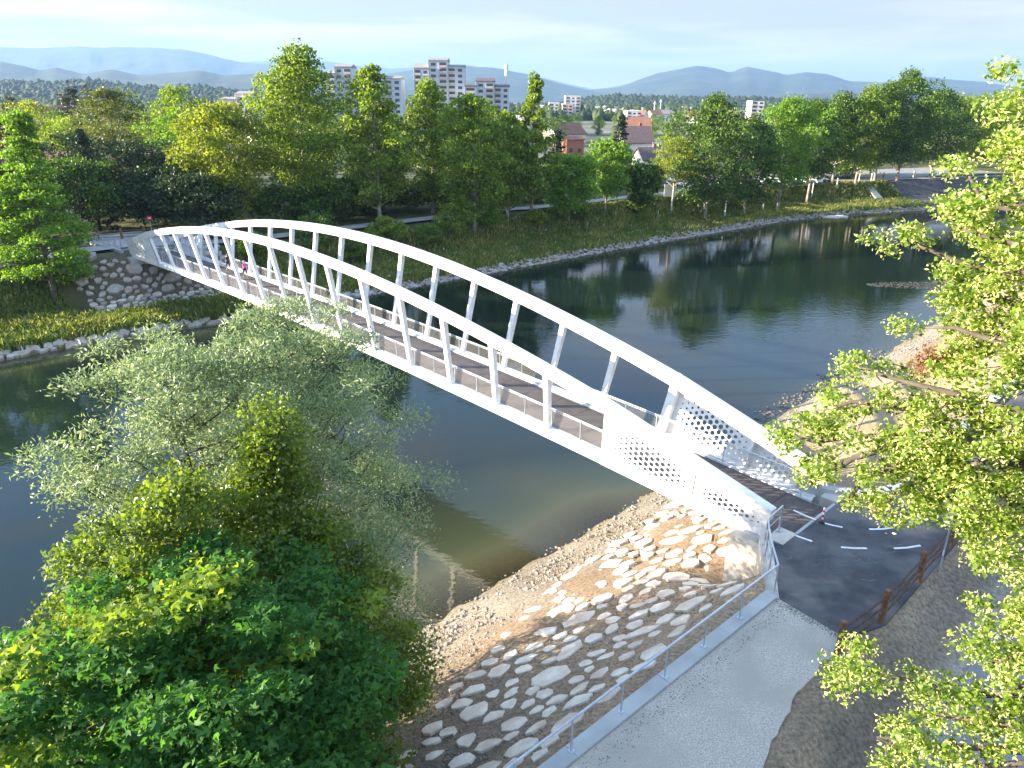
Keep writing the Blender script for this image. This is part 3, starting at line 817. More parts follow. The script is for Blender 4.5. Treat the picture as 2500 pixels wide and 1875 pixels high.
def stone_mesh(rnd, n=None, asp=1.5, name='stone', m='stone', flat=0.13):
    n = n or rnd.randint(7, 10)
    ang = sorted([(i + rnd.uniform(-.32, .32)) * 2 * math.pi / n for i in range(n)])
    rad = [rnd.uniform(.74, 1.16) for _ in range(n)]
    P = [(0.5 * asp ** .5 * r * math.cos(q), 0.5 / asp ** .5 * r * math.sin(q)) for q, r in zip(ang, rad)]
    mb = MB(); vs = []
    for s, z in ((1.04, -.30), (1.0, flat * .62), (.92, flat * .92)):
        for (x, y) in P: vs.append((x * s, y * s, z + (rnd.uniform(-.03, .03) if z > 0 else 0)))
    cx, cy = rnd.uniform(-.08, .08), rnd.uniform(-.05, .05)
    vs.append((cx, cy, flat * rnd.uniform(.85, 1.15)))
    fs = []
    for k in range(2):
        for j in range(n): fs.append((k * n + j, k * n + (j + 1) % n, (k + 1) * n + (j + 1) % n, (k + 1) * n + j))
    for j in range(n): fs.append((2 * n + j, 2 * n + (j + 1) % n, 3 * n))
    mb.add(vs, fs)
    return mb.mesh(name, M[m])
rs = random.Random(11)
STONES = [stone_mesh(rs, asp=rs.choice([1.05, 1.2, 1.4, 1.6, 1.9])) for _ in range(26)]
GSTONES = [stone_mesh(rs, asp=rs.choice([1.1, 1.3, 1.5]), m='stone_grey', flat=.34) for _ in range(22)]

def set_stone(me, a, b, size, yaw, parent, dz=0.0, squash=1.0):
    n = ground_normal(a, b)
    x, y = xy(a, b); z = float(ground_z(a, b)) + dz
    o = link('stone', me, parent, loc=(x, y, z))
    q = Vector((0, 0, 1)).rotation_difference(n)
    o.rotation_mode = 'QUATERNION'
    o.rotation_quaternion = q @ Matrix.Rotation(yaw, 3, 'Z').to_quaternion()
    o.scale = (size, size, min(size, 0.75) * squash)
    return o

def poisson(fn_in, a0, a1, b0, b1, rad, rnd, tries=9000, cap=400):
    pts = []
    for _ in range(tries):
        a, b = rnd.uniform(a0, a1), rnd.uniform(b0, b1)
        if not fn_in(a, b): continue
        s = rnd.choice([.62, .72, .8, .9, 1.0, 1.15, 1.5]) if rnd.random() < .96 else 1.9
        ok = True
        for (p, q, r) in pts:
            if ((a - p) / 1.12) ** 2 + (b - q) ** 2 < (rad * (s + r) / 2) ** 2: ok = False; break
        if ok: pts.append((a, b, s))
        if len(pts) >= cap: break
    return pts
def in_near(a, b):
    bmax = np.interp(a, [6, 9, 13, 18, 22, 34], [12.0, 14.0, 16.2, 17.6, 18.8, 19.3])
    if b < 10.05 or b > bmax: return False
    x, y = xy(a, b)
    if Vector((x - 10.6, y - 26.6)).length < 1.7 or (a > 23.4 and b < 11.6): return False
    return True
for (a, b, s) in poisson(in_near, 6.5, 33, 10.0, 19.5, 0.84, rs, cap=300):
    set_stone(rs.choice(STONES), a, b, 0.90 * s, rs.uniform(-.7, .7) + math.pi / 4 - .25, ground, dz=0.015, squash=.55)
# far stone revetment under and beside the far abutment, plus its flat stone apron
def in_far(a, b):
    d = b - far_wl(a)
    return 5.6 < d < 13.9 and 20.6 + (13.5 - d) * .18 < a < 37.5 and not (abs(a - 27.2) < 3.2 and d > 12.6)
for (a, b, s) in poisson(in_far, 19, 38, 79, 92, 0.76, rs, cap=300, tries=20000):
    d = b - far_wl(a)
    set_stone(rs.choice(GSTONES if d > 8.4 or rs.random() < .3 else STONES), a, b, 0.86 * s, rs.uniform(-.6, .6) + math.pi / 4, ground, dz=0.10, squash=1.0)
# riprap lining the far waterline: near stretch as single stones, the rest as one mass
for i in range(150):
    a = 4 + 46 * (i + rs.uniform(-.3, .3)) / 150.0
    set_stone(rs.choice(GSTONES), a, float(far_wl(a)) + rs.uniform(.0, .7), rs.uniform(.5, .95), rs.uniform(-.5, .5) + math.pi / 4, ground, dz=.06, squash=1.3)

def scatter_stones(name, pts, sizes, mats, parent=None, seed=1, flat=.55):
    """many small rough stones as one mass"""
    rng = np.random.default_rng(seed)
    base = np.array([[1, 0, 0], [.3, .95, 0], [-.8, .6, 0], [-.8, -.6, 0], [.3, -.95, 0], [0.1, 0.05, 1.0], [0, 0, -.6]], float)
    tri = np.array([[0, 1, 5], [1, 2, 5], [2, 3, 5], [3, 4, 5], [4, 0, 5], [1, 0, 6], [2, 1, 6], [3, 2, 6], [4, 3, 6], [0, 4, 6]])
    n = len(pts)
    J = base[None] * (1 + rng.uniform(-.3, .3, (n, 7, 3)))
    J[:, :, 2] *= flat
    th = rng.uniform(0, 6.28, n); c, s = np.cos(th), np.sin(th)
    x = J[:, :, 0] * c[:, None] - J[:, :, 1] * s[:, None] * .75; y = J[:, :, 0] * s[:, None] + J[:, :, 1] * c[:, None] * .75
    V = np.stack([x, y, J[:, :, 2]], -1) * np.asarray(sizes)[:, None, None] + np.asarray(pts)[:, None, :]
    F = tri[None] + (np.arange(n) * 7)[:, None, None]
    me = np_mesh(name, V.reshape(-1, 3), F.reshape(-1, 3), mats)
    return link(name, me, parent, kind='stuff')
def ground_pts(a, b, dz=0.0):
    return np.stack([(a - b) * S2, (a + b) * S2, ground_z(a, b) + dz], -1)
rn = np.random.default_rng(5)
# far riprap
a = rn.uniform(48, 230, 2600); d = rn.uniform(-.3, 1.0, 2600)
p = ground_pts(a, far_wl(a) + d, .03)
tag(scatter_stones('riprap', p, rn.uniform(.18, .55, 2600), M['stone_grey'], seed=2), 'rows of grey boulders lining the far waterline', 'riprap')
# gravel strand of the near bank
n = 9500
a = rn.uniform(4, 80, n); b = 19.8 + rn.normal(0, 1.15, n) + rn.uniform(-.6, 1.2, n)
bm = np.interp(a, [6, 9, 13, 18, 22, 34], [12.6, 14.6, 16.8, 18.1, 19.0, 19.4])
keep = (b > bm - .3) & (b < 22.9); a, b = a[keep], b[keep]
tag(scatter_stones('strand_gravel', ground_pts(a, b, .01), rn.uniform(.022, .065, len(a)) * rn.choice([1, 1, 1, 1, 2.6], len(a)), M['pebble'], seed=3), 'gravel and cobbles along the near waterline', 'gravel')
# broken soil between the stones
n = 9000
a = rn.uniform(3, 34, n); b = rn.uniform(9.9, 20.6, n)
tag(scatter_stones('soil_clods', ground_pts(a, b, .0), rn.uniform(.02, .06, n), M['clod'], seed=4, flat=.45), 'loose brown soil clods between the pale stones', 'soil')
n = 3500
a = rn.uniform(-6, 22, n); b = rn.uniform(10.5, 21.5, n)
tag(scatter_stones('pebbles', ground_pts(a, b, .0), rn.uniform(.02, .055, n), M['pebble'], seed=6, flat=.6), 'small pebbles strewn on the shaded bank', 'pebbles')
# grit spilled along the path edges
n = 2600
q = rn.uniform(0, 1, n); w_ = rn.integers(0, 4, n)
ex = np.where(w_ == 0, 9.5 + 1.5 * q, np.where(w_ == 1, -1 + 10.2 * q, np.where(w_ == 2, 10.9 + 9 * q, 6.6 + 4.4 * q)))
ey = np.where(w_ == 0, 21.3 - 1.9 * q, np.where(w_ == 1, 12.1 + 9.2 * q, np.where(w_ == 2, 18.9 + 8.2 * q, 13.8 + 5.2 * q)))
ex = ex + rn.normal(0, .16, n); ey = ey + rn.normal(0, .16, n)
ex = np.where(w_ == 1, ex + .38, ex); ey = np.where(w_ == 1, ey - .34, ey)
tag(scatter_stones('path_grit', np.stack([ex, ey, np.full(n, 6.20)], -1), rn.uniform(.008, .026, n), M['pebble'], seed=12), 'loose grit spilled along the edges of the paths', 'gravel')
# shoal stones standing in the river
n = 1500
th = rn.uniform(0, 6.28, n); r = np.sqrt(rn.uniform(0, 1, n))
px_, py_ = 55 + 8 * r * np.cos(th), 96 + 2.0 * r * np.sin(th)
tag(scatter_stones('shoal', np.stack([px_, py_, np.full(n, -.02)], -1), rn.uniform(.04, .13, n), M['wet_rock'], seed=8), 'grey gravel shoal breaking the water surface', 'shoal')
n = 500
a = rn.uniform(46, 74, n); b = 22.3 + np.abs(rn.normal(0, .7, n))
tag(scatter_stones('shore_rocks', np.concatenate([ground_pts(a, b, 0)[:, :2], np.full((n, 1), -.02)], 1), rn.uniform(.08, .26, n), M['wet_rock'], seed=9), 'dark rocks lying in the shallows beside the sandy shore', 'rocks')
for (x, y, s) in ((67, 157.5, 2.6), (69.5, 158.3, 2.0), (83, 169.5, 3.2), (86.5, 171.5, 2.5)):
    o = link('boulder', rs.choice(STONES), loc=(x, y, .15)); o.scale = (s * 1.5, s, .9)
    tag(o, 'flat pale boulder lying at the far waterline', 'boulder', 'pale boulders at the far waterline')

# ------------------------------------------------------------------ vegetation
def leaf_quads(P, size, aspect=0.62, up=0.35, rng=None, droop=0.0, dirs=None):
    """P (n,3): one bent rhombic leaf (two triangles) per point"""
    n = len(P)
    nr = rng.normal(0, 1, (n, 3)); nr[:, 2] += up * 2.2
    nr /= np.linalg.norm(nr, axis=1)[:, None]
    d = rng.normal(0, 1, (n, 3)) if dirs is None else dirs + rng.normal(0, .45, (n, 3))
    d[:, 2] -= droop
    d -= (d * nr).sum(1)[:, None] * nr
    d /= np.linalg.norm(d, axis=1)[:, None] + 1e-9
    s = np.cross(nr, d)
    L = (size * rng.uniform(.7, 1.3, n))[:, None]
    fold = (rng.uniform(.05, .25, n))[:, None]
    v0 = P - d * L * .5; v2 = P + d * L * .5
    v1 = P + s * L * aspect * .5 + nr * L * fold; v3 = P - s * L * aspect * .5 + nr * L * fold
    V = np.stack([v0, v1, v2, v3], 1).reshape(-1, 3)
    i = np.arange(n)[:, None] * 4
    F = np.concatenate([i + [0, 1, 2], i + [0, 2, 3]], 1).reshape(-1, 3)
    return V, F

def leaf_lobed(P, size, up, rng, droop=0.0):
    n = len(P)
    nr = rng.normal(0, 1, (n, 3)); nr[:, 2] += up * 2.2
    nr /= np.linalg.norm(nr, axis=1)[:, None]
    d = rng.normal(0, 1, (n, 3)); d[:, 2] -= droop
    d -= (d * nr).sum(1)[:, None] * nr
    d /= np.linalg.norm(d, axis=1)[:, None] + 1e-9
    s = np.cross(nr, d); L = (size * rng.uniform(.65, 1.25, n))[:, None]
    B_ = P - d * L * .35
    vs = [B_]
    for ang, ln in ((-1.45, .42), (-1.0, .82), (-.55, .45), (0, 1.0), (.55, .45), (1.0, .82), (1.45, .42)):
        q = B_ + (d * math.cos(ang) + s * math.sin(ang)) * L * ln
        vs.append(q - nr * L * (.16 if ln > .6 else -.03) * rng.uniform(.3, 1.3, (n, 1)))
    V = np.stack(vs, 1).reshape(-1, 3)
    i = np.arange(n)[:, None] * 8
    F = np.concatenate([i + [0, k, k + 1] for k in range(1, 7)], 1).reshape(-1, 3)
    return V, F

def leaf_mesh(name, P, size, mats, rng, aspect=.62, up=.35, droop=0, dirs=None, mi=None):
    if aspect == .85 and size > .12:
        V, F = leaf_lobed(P, size, up, rng, droop)
        return np_mesh(name, V, F, mats, midx=(None if mi is None else np.repeat(mi, 6)))
    V, F = leaf_quads(P, size, aspect, up, rng, droop, dirs)
    return np_mesh(name, V, F, mats, midx=(None if mi is None else np.repeat(mi, 2)))

SHAPES = {
 'round': lambda x: math.sqrt(max(0, 1 - ((x - .42) / .60) ** 2)),
 'oval':  lambda x: math.sqrt(max(0, 1 - ((x - .40) / .62) ** 2)) * (1 - .25 * x),
 'plane': lambda x: (min(1, .55 + x * 1.6) if x < .35 else max(.16, 1 - ((x - .35) / .72) ** 1.5)),
 'spire': lambda x: (min(1, .6 + x * 1.5) if x < .3 else max(.10, 1.05 - 1.0 * x)),
 'cone':  lambda x: max(.03, 1.0 - .97 * x),
 'column': lambda x: (.8 if x < .1 else 1.0) * (1 if x < .6 else max(.1, 1 - ((x - .6) / .42) ** 2)),
 'bush':  lambda x: math.sqrt(max(0, 1 - x * x * .95)),
}
def make_tree(name, label, cat, base, height, radius, shape='plane', crown0=.15, nleaf=7000, leaf=.42, lmat='leaf_plane', bmat='bark',
              seed=1, group=None, lean=(0, 0), trunk_r=None, clump=.22, nlimb=34, limb_rise=.45, flat=.6, parts=True, topmat=None, toplim=.8,
              aspect=.62, up=.35, droop=0, hollow=.25, limb_share=.10, sx=1.0):
    rnd = random.Random(seed); rng = np.random.default_rng(seed)
    base = Vector(base)
    tr = trunk_r or height * .013
    T = empty(name, base, label, cat, group)
    f = SHAPES[shape]
    ax_ = []
    wob = [rnd.uniform(-.02, .02) * height for _ in range(4)]
    def axis(h):
        q = h / height
        return base + Vector((lean[0] * q * q * height + wob[0] * math.sin(q * 5) * q, lean[1] * q * q * height + wob[1] * math.sin(q * 4 + 1) * q, h))
    mb = MB()
    nseg = 9
    mb.tube([axis(height * .93 * i / nseg) + (Vector((0, 0, -.3)) if i == 0 else Vector()) for i in range(nseg + 1)],
            [tr * (1.25 if i == 0 else 1) * (1 - .9 * i / nseg) + .015 for i in range(nseg + 1)], 7, cap=False)
    C = []; Rr = []; Ww = []
    ga = rnd.uniform(0, 6.28)
    for i in range(nlimb):
        q = (i + rnd.uniform(0, .9)) / nlimb
        hs = height * (crown0 * .8 + (0.97 - crown0 * .8) * q)
        xq = min(1, max(0, (hs / height - crown0) / (1 - crown0)))
        ga += 2.399 + rnd.uniform(-.4, .4)
        env = f(min(1, xq + .06)) * radius
        L = env * rnd.uniform(.72, 1.12)
        rise = L * limb_rise * rnd.uniform(.5, 1.3) * (1 - .2 * xq)
        p0 = axis(hs * .97)
        dv = Vector((math.cos(ga) * sx, math.sin(ga), 0))
        top = height - p0.z + base.z
        e = p0 + dv * L + Vector((0, 0, min(rise, top * .9)))
        mid = p0 + dv * L * .5 + Vector((0, 0, min(rise, top) * .35))
        r0 = tr * .42 * (1 - .75 * q) + .012
        mb.tube([p0, mid, e], [r0, r0 * .6, r0 * .18], 4, cap=False)
        ns = 3 if L > radius * .45 else 2
        for k in range(ns):
            s = (.35 + .65 * (k + .6) / ns) if ns > 1 else .8
            c = p0.lerp(mid, s * 2) if s < .5 else mid.lerp(e, (s - .5) * 2)
            side = Vector((-dv.y, dv.x, 0)) * rnd.uniform(-.38, .38) * L * s
            c2 = c + side + Vector((0, 0, rnd.uniform(-.06, .14) * L))
            if side.length > .15 * L: mb.tube([p0.lerp(c, .7), c2], [r0 * .35, r0 * .12], 3, cap=False)
            cr = clump * radius * rnd.uniform(.7, 1.25) * (.6 + .4 * s) * (1 - .35 * xq)
            C.append(tuple(c2)); Rr.append(cr); Ww.append(cr ** 2)
        if rnd.random() < .8:
            C.append(tuple(e)); Rr.append(clump * radius * rnd.uniform(.5, .9) * (1 - .35 * xq)); Ww.append(Rr[-1] ** 2 * 1.1)
    for k in range(6):
        hq = height * rnd.uniform(.78, .99)
        C.append(tuple(axis(hq) + Vector((rnd.uniform(-1, 1), rnd.uniform(-1, 1), 0)) * radius * .12)); Rr.append(clump * radius * .7); Ww.append(Rr[-1] ** 2)
    C = np.array(C); Rr = np.array(Rr); Ww = np.array(Ww); Ww /= Ww.sum()
    idx = rng.choice(len(C), nleaf, p=Ww)
    g = rng.normal(0, 1, (nleaf, 3)); g /= np.linalg.norm(g, axis=1)[:, None]
    g[:, 2] = np.where(g[:, 2] < -.25, -g[:, 2] * .6, g[:, 2])
    rad = rng.uniform(hollow, 1, nleaf) ** .55 * (1 + np.abs(rng.normal(0, .16, nleaf)))
    P = C[idx] + g * rad[:, None] * Rr[idx][:, None] * np.array([1, 1, flat])
    mi = None; mats = [M[lmat]]
    if topmat:
        mats.append(M[topmat]); rel = (C[:, 2] - base.z) / height
        cm = (rng.random(len(C)) < .30) & (rel > toplim)
        mi = cm[idx].astype(int)
    me = leaf_mesh('crown', P - np.array(base), leaf, mats, rng, aspect, up, droop, dirs=g if aspect < .4 else None, mi=mi)
    cr_ = link('crown', me, T, loc=base)
    me2 = mb.mesh('trunk', M[bmat], offset=base, smooth=True)
    link('trunk', me2, T, loc=base)
    return T

def copy_thing(root, loc, rz=0, sc=(1, 1, 1), label=None, group=None):
    c = root.copy(); COL.objects.link(c)
    c.location = loc; c.rotation_euler = (0, 0, rz); c.scale = sc
    LOC[c] = Vector(loc)
    if label: c['label'] = label
    if group: c['group'] = group
    for ch in list(root.children):
        d = ch.copy(); COL.objects.link(d); d.parent = c
        for g in list(ch.children):
            e = g.copy(); COL.objects.link(e); e.parent = d
    return c

GZ = lambda x, y: float(ground_z(*ab(x, y)))
# plane trees of the far bank promenade, left to right: (x, y, height, radius, shape, crown0, nleaf, mat, bark, label)
FT = [
 (-47.7, 74.2, 19.3, 5.0, 'spire', .10, 17550, 'leaf_bright', 'bark', 'tall bright green stepped tree in front of the far bridge end', dict(clump=.30, limb_rise=.15, flat=.6, leaf=.32, nlimb=48)),
 (-39.5, 103.1, 15.8, 5.9, 'round', .06, 23400, 'leaf_yellow', 'bark', 'yellow green maple behind the far arch end', dict(leaf=.38)),
 (-31.0, 112.5, 23.8, 7.4, 'plane', .10, 19890, 'leaf_plane', 'plane_bark', 'tallest plane tree, broad crown just above the arch crown', {}),
 (-19.9, 110.0, 22.3, 4.8, 'plane', .12, 12870, 'leaf_plane', 'plane_bark', 'narrow plane tree just right of the tallest plane tree', {}),
 (-13.2, 121.7, 20.2, 5.0, 'plane', .10, 11700, 'leaf_plane', 'plane_bark', 'plane tree whose tip stands before the highest tower block', {}),
 (-6.0, 113.0, 19.7, 5.0, 'round', .10, 12870, 'leaf_plane', 'plane_bark', 'rounded plane tree in front of the right tower block', {}),
 (-1.0, 119.0, 16.4, 3.8, 'oval', .08, 8190, 'leaf_plane', 'plane_bark', 'lower green plane tree between the tower blocks and the ragged spire tree', {}),
 (2.9, 122.2, 22.2, 4.8, 'spire', .12, 9945, 'leaf_plane', 'plane_bark', 'ragged narrow plane tree with a thin spire top', dict(clump=.26, nlimb=36)),
 (9.3, 125.2, 10.6, 4.2, 'round', .12, 8190, 'leaf_bright', 'plane_bark', 'small round tree left of the gap in front of the houses', {}),
 (16.2, 132.0, 12.0, 3.8, 'round', .2, 7605, 'leaf_bright', 'plane_bark', 'small round tree in front of the red roofed houses', {}),
 (22.9, 135.9, 8.8, 3.4, 'round', .25, 7605, 'leaf_plane_dark', 'bark', 'small dark round tree on a bare reddish trunk', {}),
 (29.9, 141.7, 13.4, 4.2, 'oval', .42, 6084, 'leaf_yellow', 'birch', 'sparse pale birch with a leaning white trunk', dict(leaf=.32, clump=.27)),
 (36.6, 142.5, 22.2, 7.4, 'plane', .07, 18720, 'leaf_plane_dark', 'plane_bark', 'large dense plane tree right of the white birch', {}),
 (46.5, 150.5, 18.6, 5.2, 'plane', .07, 11700, 'leaf_plane_dark', 'plane_bark', 'dark lower plane tree at the right shoulder of the large plane tree', {}),
 (55.0, 155.7, 22.3, 7.4, 'plane', .24, 16380, 'leaf_bright', 'plane_bark', 'bright green plane tree with forked pale trunk above parked cars', {}),
 (64.0, 163.9, 21.6, 6.2, 'plane', .24, 12870, 'leaf_plane_dark', 'plane_bark', 'dark plane tree right of the bright forked plane tree', {}),
 (73.2, 174.3, 19.5, 6.2, 'plane', .25, 11115, 'leaf_plane_dark', 'plane_bark', 'dark plane tree left of the two light tipped ones on the promenade', {}),
 (79.3, 175.9, 21, 6.2, 'plane', .16, 11115, 'leaf_plane', 'plane_bark', 'light tipped plane tree left of the big dark plane on the promenade', {}),
 (85.5, 180.0, 21.5, 6, 'plane', .16, 9360, 'leaf_plane_dark', 'plane_bark', 'plane tree hidden half behind the big dark plane by the steps', {}),
 (92.0, 182.4, 24.1, 8.2, 'plane', .12, 17550, 'leaf_plane_dark', 'plane_bark', 'biggest dark plane tree by the stone steps on the far bank', {}),
 (104, 190, 20.2, 7.5, 'plane', .12, 11700, 'leaf_plane_dark', 'plane_bark', 'dark plane tree right of the stone steps above the paved bank', {}),
 (116, 195, 18.8, 7.5, 'round', .12, 10530, 'leaf_plane', 'plane_bark', 'paler plane tree just left of the lime branches', {}),
 (129, 200, 20, 8, 'round', .12, 9360, 'leaf_plane', 'plane_bark', 'plane tree partly behind the lime branches', {}),
 (144, 205, 20, 9, 'round', .12, 9360, 'leaf_plane', 'plane_bark', 'last plane tree behind the lime branches', {}),
]
for i, (x, y, h, r, shp, c0, nl, lm, bm_, lab, kw_) in enumerate(FT):
    k = dict(leaf=.46, clump=.34, nlimb=46, limb_rise=.85, flat=.95, hollow=.45, up=.12); k.update(kw_)
    cat = 'tree'
    make_tree('birch_tree' if 'birch' in lab else ('maple_tree' if 'maple' in lab else 'plane_tree'), lab, cat, (x, y, GZ(x, y)), h, r, shp, c0, nl, lmat=lm, bmat=bm_, seed=100 + i, **k)
# garden trees and conifers behind the far bridge end
BT = [
 ('conifer_tree', -65, 101, 14.3, 3.2, 'column', .02, 5600, 'needle', 'dark narrow cypress left of the red roof'),
 ('conifer_tree', -66.5, 99, 15.5, 3.6, 'column', .02, 4800, 'needle', 'very dark cypress at the left edge of the photo'),
 ('conifer_tree', -55.5, 99, 13.7, 3.0, 'cone', .02, 4800, 'needle', 'dark pointed spruce right of the stepped tree'),
 ('deciduous_tree', -63.5, 122, 18.6, 6.6, 'oval', .05, 10400, 'leaf_light_conifer', 'big soft light green tree over the dark garden'),
 ('deciduous_tree', -59, 136, 18.5, 5.6, 'round', .1, 8000, 'leaf_plane', 'round green tree rising above the columnar hornbeam'),
 ('hornbeam_tree', -51.5, 118, 15.2, 5.0, 'column', .03, 9600, 'leaf_bright', 'dense columnar hornbeam left of the yellow green maple'),
 ('conifer_tree', -57, 116, 10.5, 5.0, 'cone', .03, 5600, 'needle', 'wide dark spruce in front of the columnar hornbeam'),
 ('conifer_tree', -86, 150, 18, 5.0, 'cone', .05, 5600, 'needle_brown', 'brownish pine in front of the forested hill'),
 ('conifer_tree', -89, 158, 20, 5.0, 'cone', .05, 4800, 'needle', 'dark pine with pointed top at the left of the skyline'),
 ('conifer_tree', -90, 165, 20, 4.2, 'oval', .05, 4000, 'needle', 'dark ragged pine right of the pointed pine'),
 ('conifer_tree', -98, 152, 18, 5.2, 'cone', .05, 4800, 'needle_brown', 'brownish spruce near the left edge'),
 ('deciduous_tree', -92, 148, 15.8, 6.0, 'round', .05, 6400, 'leaf_yellow', 'bright yellow green tree left of the pines'),
 ('deciduous_tree', -80, 138, 13, 6.5, 'round', .05, 5600, 'leaf_plane', 'broad green tree behind the red roof'),
 ('deciduous_tree', -56, 96, 9.0, 5.0, 'bush', .02, 7200, 'leaf_plane_dark', 'low broad green tree behind the wooden fence'),
 ('deciduous_tree', -47, 100, 8.0, 5.5, 'bush', .02, 7200, 'leaf_dark', 'dark bush behind the red sign'),
 ('deciduous_tree', -41, 97, 7.5, 5.0, 'bush', .02, 7200, 'leaf_dark', 'dark bush behind the far arch end'),
 ('deciduous_tree', -62, 90, 9.0, 5.5, 'bush', .02, 7200, 'leaf_dark', 'dark shrub mass left of the far bridge end'),
 ('deciduous_tree', -55, 82, 6.5, 4.2, 'bush', .02, 6400, 'leaf_plane_dark', 'low tree beside the stepped bright tree'),
 ('deciduous_tree', -58.5, 75.5, 10.5, 5.0, 'round', .04, 8000, 'leaf_bright', 'bright green tree cut by the left edge of the photo'),
 ('deciduous_tree', -70, 86, 14, 6.0, 'round', .04, 7200, 'leaf_dark', 'dark tree at the left edge above the bank'),
 ('deciduous_tree', -53, 106, 11, 5.5, 'round', .03, 7200, 'leaf_dark', 'dark tree behind the timber fence at the far bridge end'),
 ('deciduous_tree', -62, 108, 12, 5.5, 'round', .03, 7200, 'leaf_dark', 'dark tree left of the one behind the timber fence'),
 ('deciduous_tree', -36, 124, 15, 6.5, 'round', .05, 7200, 'leaf_plane_dark', 'dark green tree between the maple and the tallest plane'),
 ('deciduous_tree', -68, 150, 12, 6.0, 'round', .05, 4800, 'leaf_yellow', 'small yellow tree behind the columnar hornbeam'),
 ('conifer_tree', -60, 150, 15, 4.4, 'cone', .05, 4000, 'needle', 'blue green spruce behind the garden'),
]
for i, (nm, x, y, h, r, shp, c0, nl, lm, lab) in enumerate(BT):
    con = nm == 'conifer_tree'
    make_tree(nm, lab, 'tree', (x, y, max(GZ(x, y), 4.9)), h, r, shp, c0, nl, lmat=lm, seed=300 + i,
              clump=.26 if con else .33, limb_rise=-.05 if con else .75, flat=.6 if con else .9, hollow=.45, leaf=.42 if con else .40, nlimb=52 if con else 36,
              aspect=.35 if con else .62, up=.1 if con else .35)
# filling trees behind the promenade, one of each kind copied
protoA = make_tree('park_tree', 'round green park tree behind the promenade planes', 'tree', (-24, 140, 5.05), 14, 6.5, 'round', .05, 5000, .5, 'leaf_plane_dark', seed=501, group='trees behind the promenade', nlimb=32, clump=.34, flat=.9, limb_rise=.75, hollow=.45)
protoB = make_tree('park_tree', 'tall green park tree behind the promenade planes', 'tree', (-8, 146, 5.05), 17, 6.0, 'plane', .05, 5000, .5, 'leaf_plane', seed=502, group='trees behind the promenade', nlimb=32, clump=.34, flat=.9, limb_rise=.75, hollow=.45)
protoC = make_tree('park_tree', 'dark pointed park conifer behind the promenade planes', 'tree', (24, 175, 5.05), 15, 4.2, 'cone', .05, 4000, .5, 'needle', seed=503, group='trees behind the promenade', nlimb=44, limb_rise=0, clump=.28)
rt = random.Random(21)
def bearing_xy(u, y):                     # u = tangent of the bearing from the bridge viewpoint
    return (u * y, y)
spots = []
for i in range(330):
    y = rt.uniform(150, 780); u = rt.uniform(-.74, .72)
    x = u * y
    A_, B_ = ab(x, y)
    if B_ < float(far_wl(A_)) + 26: continue
    if .10 < u < .30 and y < 160: continue          # the view on to the houses stays open
    spots.append((x, y))
for (x, y) in spots:
    k = rt.random()
    pr, nm = (protoA, 'round green park tree behind the promenade planes') if k < .5 else ((protoB, 'tall green park tree behind the promenade planes') if k < .85 else (protoC, 'dark pointed park conifer behind the promenade planes'))
    s = rt.uniform(.55, 1.0)
    if .08 < x / y < .34: s *= .66 if y > 215 else .5
    if y > 420: s *= .8
    nm = nm.replace('behind the promenade planes', ('deep in the town' if y > 450 else ('in the gardens' if y > 260 else 'just behind the promenade')) + (' at the left' if x / y < -.3 else (' near the tower blocks' if x / y < .02 else (' by the gap with the houses' if x / y < .3 else ' behind the car park'))))
    copy_thing(pr, (x, y, 5.05), rt.uniform(0, 6.28), (s, s, s * rt.uniform(.85, 1.1)), nm)

# ------------------------------------------------------------------ near trees (willows, alders, maples on the near bank)
def near_tree(name, label, base, h, r, lm, seed, nleaf, leaf, aspect, **k):
    return make_tree(name, label, 'tree', base, h, r, lmat=lm, seed=seed, nleaf=nleaf, leaf=leaf, aspect=aspect, **k)
near_tree('willow_tree', 'silvery willow with its crown reaching up to the bridge chord', (-6.8, 21.2, .9), 15.3, 4.2, 'leaf_willow', 601, 66000, .16, .26,
          shape='round', crown0=.12, clump=.28, nlimb=76, limb_rise=.95, flat=.8, lean=(-.08, .10), trunk_r=.16, up=.15, hollow=.1)
near_tree('willow_tree', 'silvery willow leaning left over the dark water', (-8.6, 18.6, 1.0), 14.8, 4.0, 'leaf_willow', 602, 60000, .16, .26,
          shape='round', crown0=.12, clump=.28, nlimb=76, limb_rise=.95, flat=.8, lean=(-.11, .08), trunk_r=.16, up=.15, hollow=.1)
near_tree('alder_tree', 'olive green alder standing between the two willows', (-6.6, 17.4, 1.5), 13.7, 4.2, 'leaf_alder', 603, 46000, .125, .72,
          shape='spire', crown0=.08, clump=.26, nlimb=60, limb_rise=.5, flat=.7, trunk_r=.13, hollow=.1)
near_tree('alder_tree', 'olive green alder at the left in front of the leaning willow', (-8.4, 15.4, 1.5), 12.9, 3.9, 'leaf_alder', 604, 46000, .125, .72,
          shape='oval', crown0=.08, clump=.26, nlimb=56, limb_rise=.5, flat=.7, trunk_r=.12, hollow=.1)
near_tree('alder_tree', 'bushy alder beside the shaded gravel slope', (-5.6, 17.4, 1.9), 9.6, 3.0, 'leaf_alder', 605, 34000, .125, .72,
          shape='oval', crown0=.1, clump=.28, nlimb=56, limb_rise=.6, flat=.75, trunk_r=.10, hollow=.1)
near_tree('maple_tree', 'green maple in front of the alders with yellow tips', (-6.6, 12.8, 2.6), 10.6, 3.9, 'leaf_maple', 606, 38000, .165, .85,
          shape='round', crown0=.1, clump=.26, nlimb=56, limb_rise=.5, flat=.55, trunk_r=.14, topmat='leaf_maple_tip', toplim=.74, up=.8)
near_tree('maple_tree', 'dark green maple filling the lower left corner', (-5.0, 10.6, 3.0), 7.8, 3.0, 'leaf_maple', 607, 26000, .165, .85,
          shape='round', crown0=.05, clump=.28, nlimb=50, limb_rise=.4, flat=.5, trunk_r=.12, up=.8)
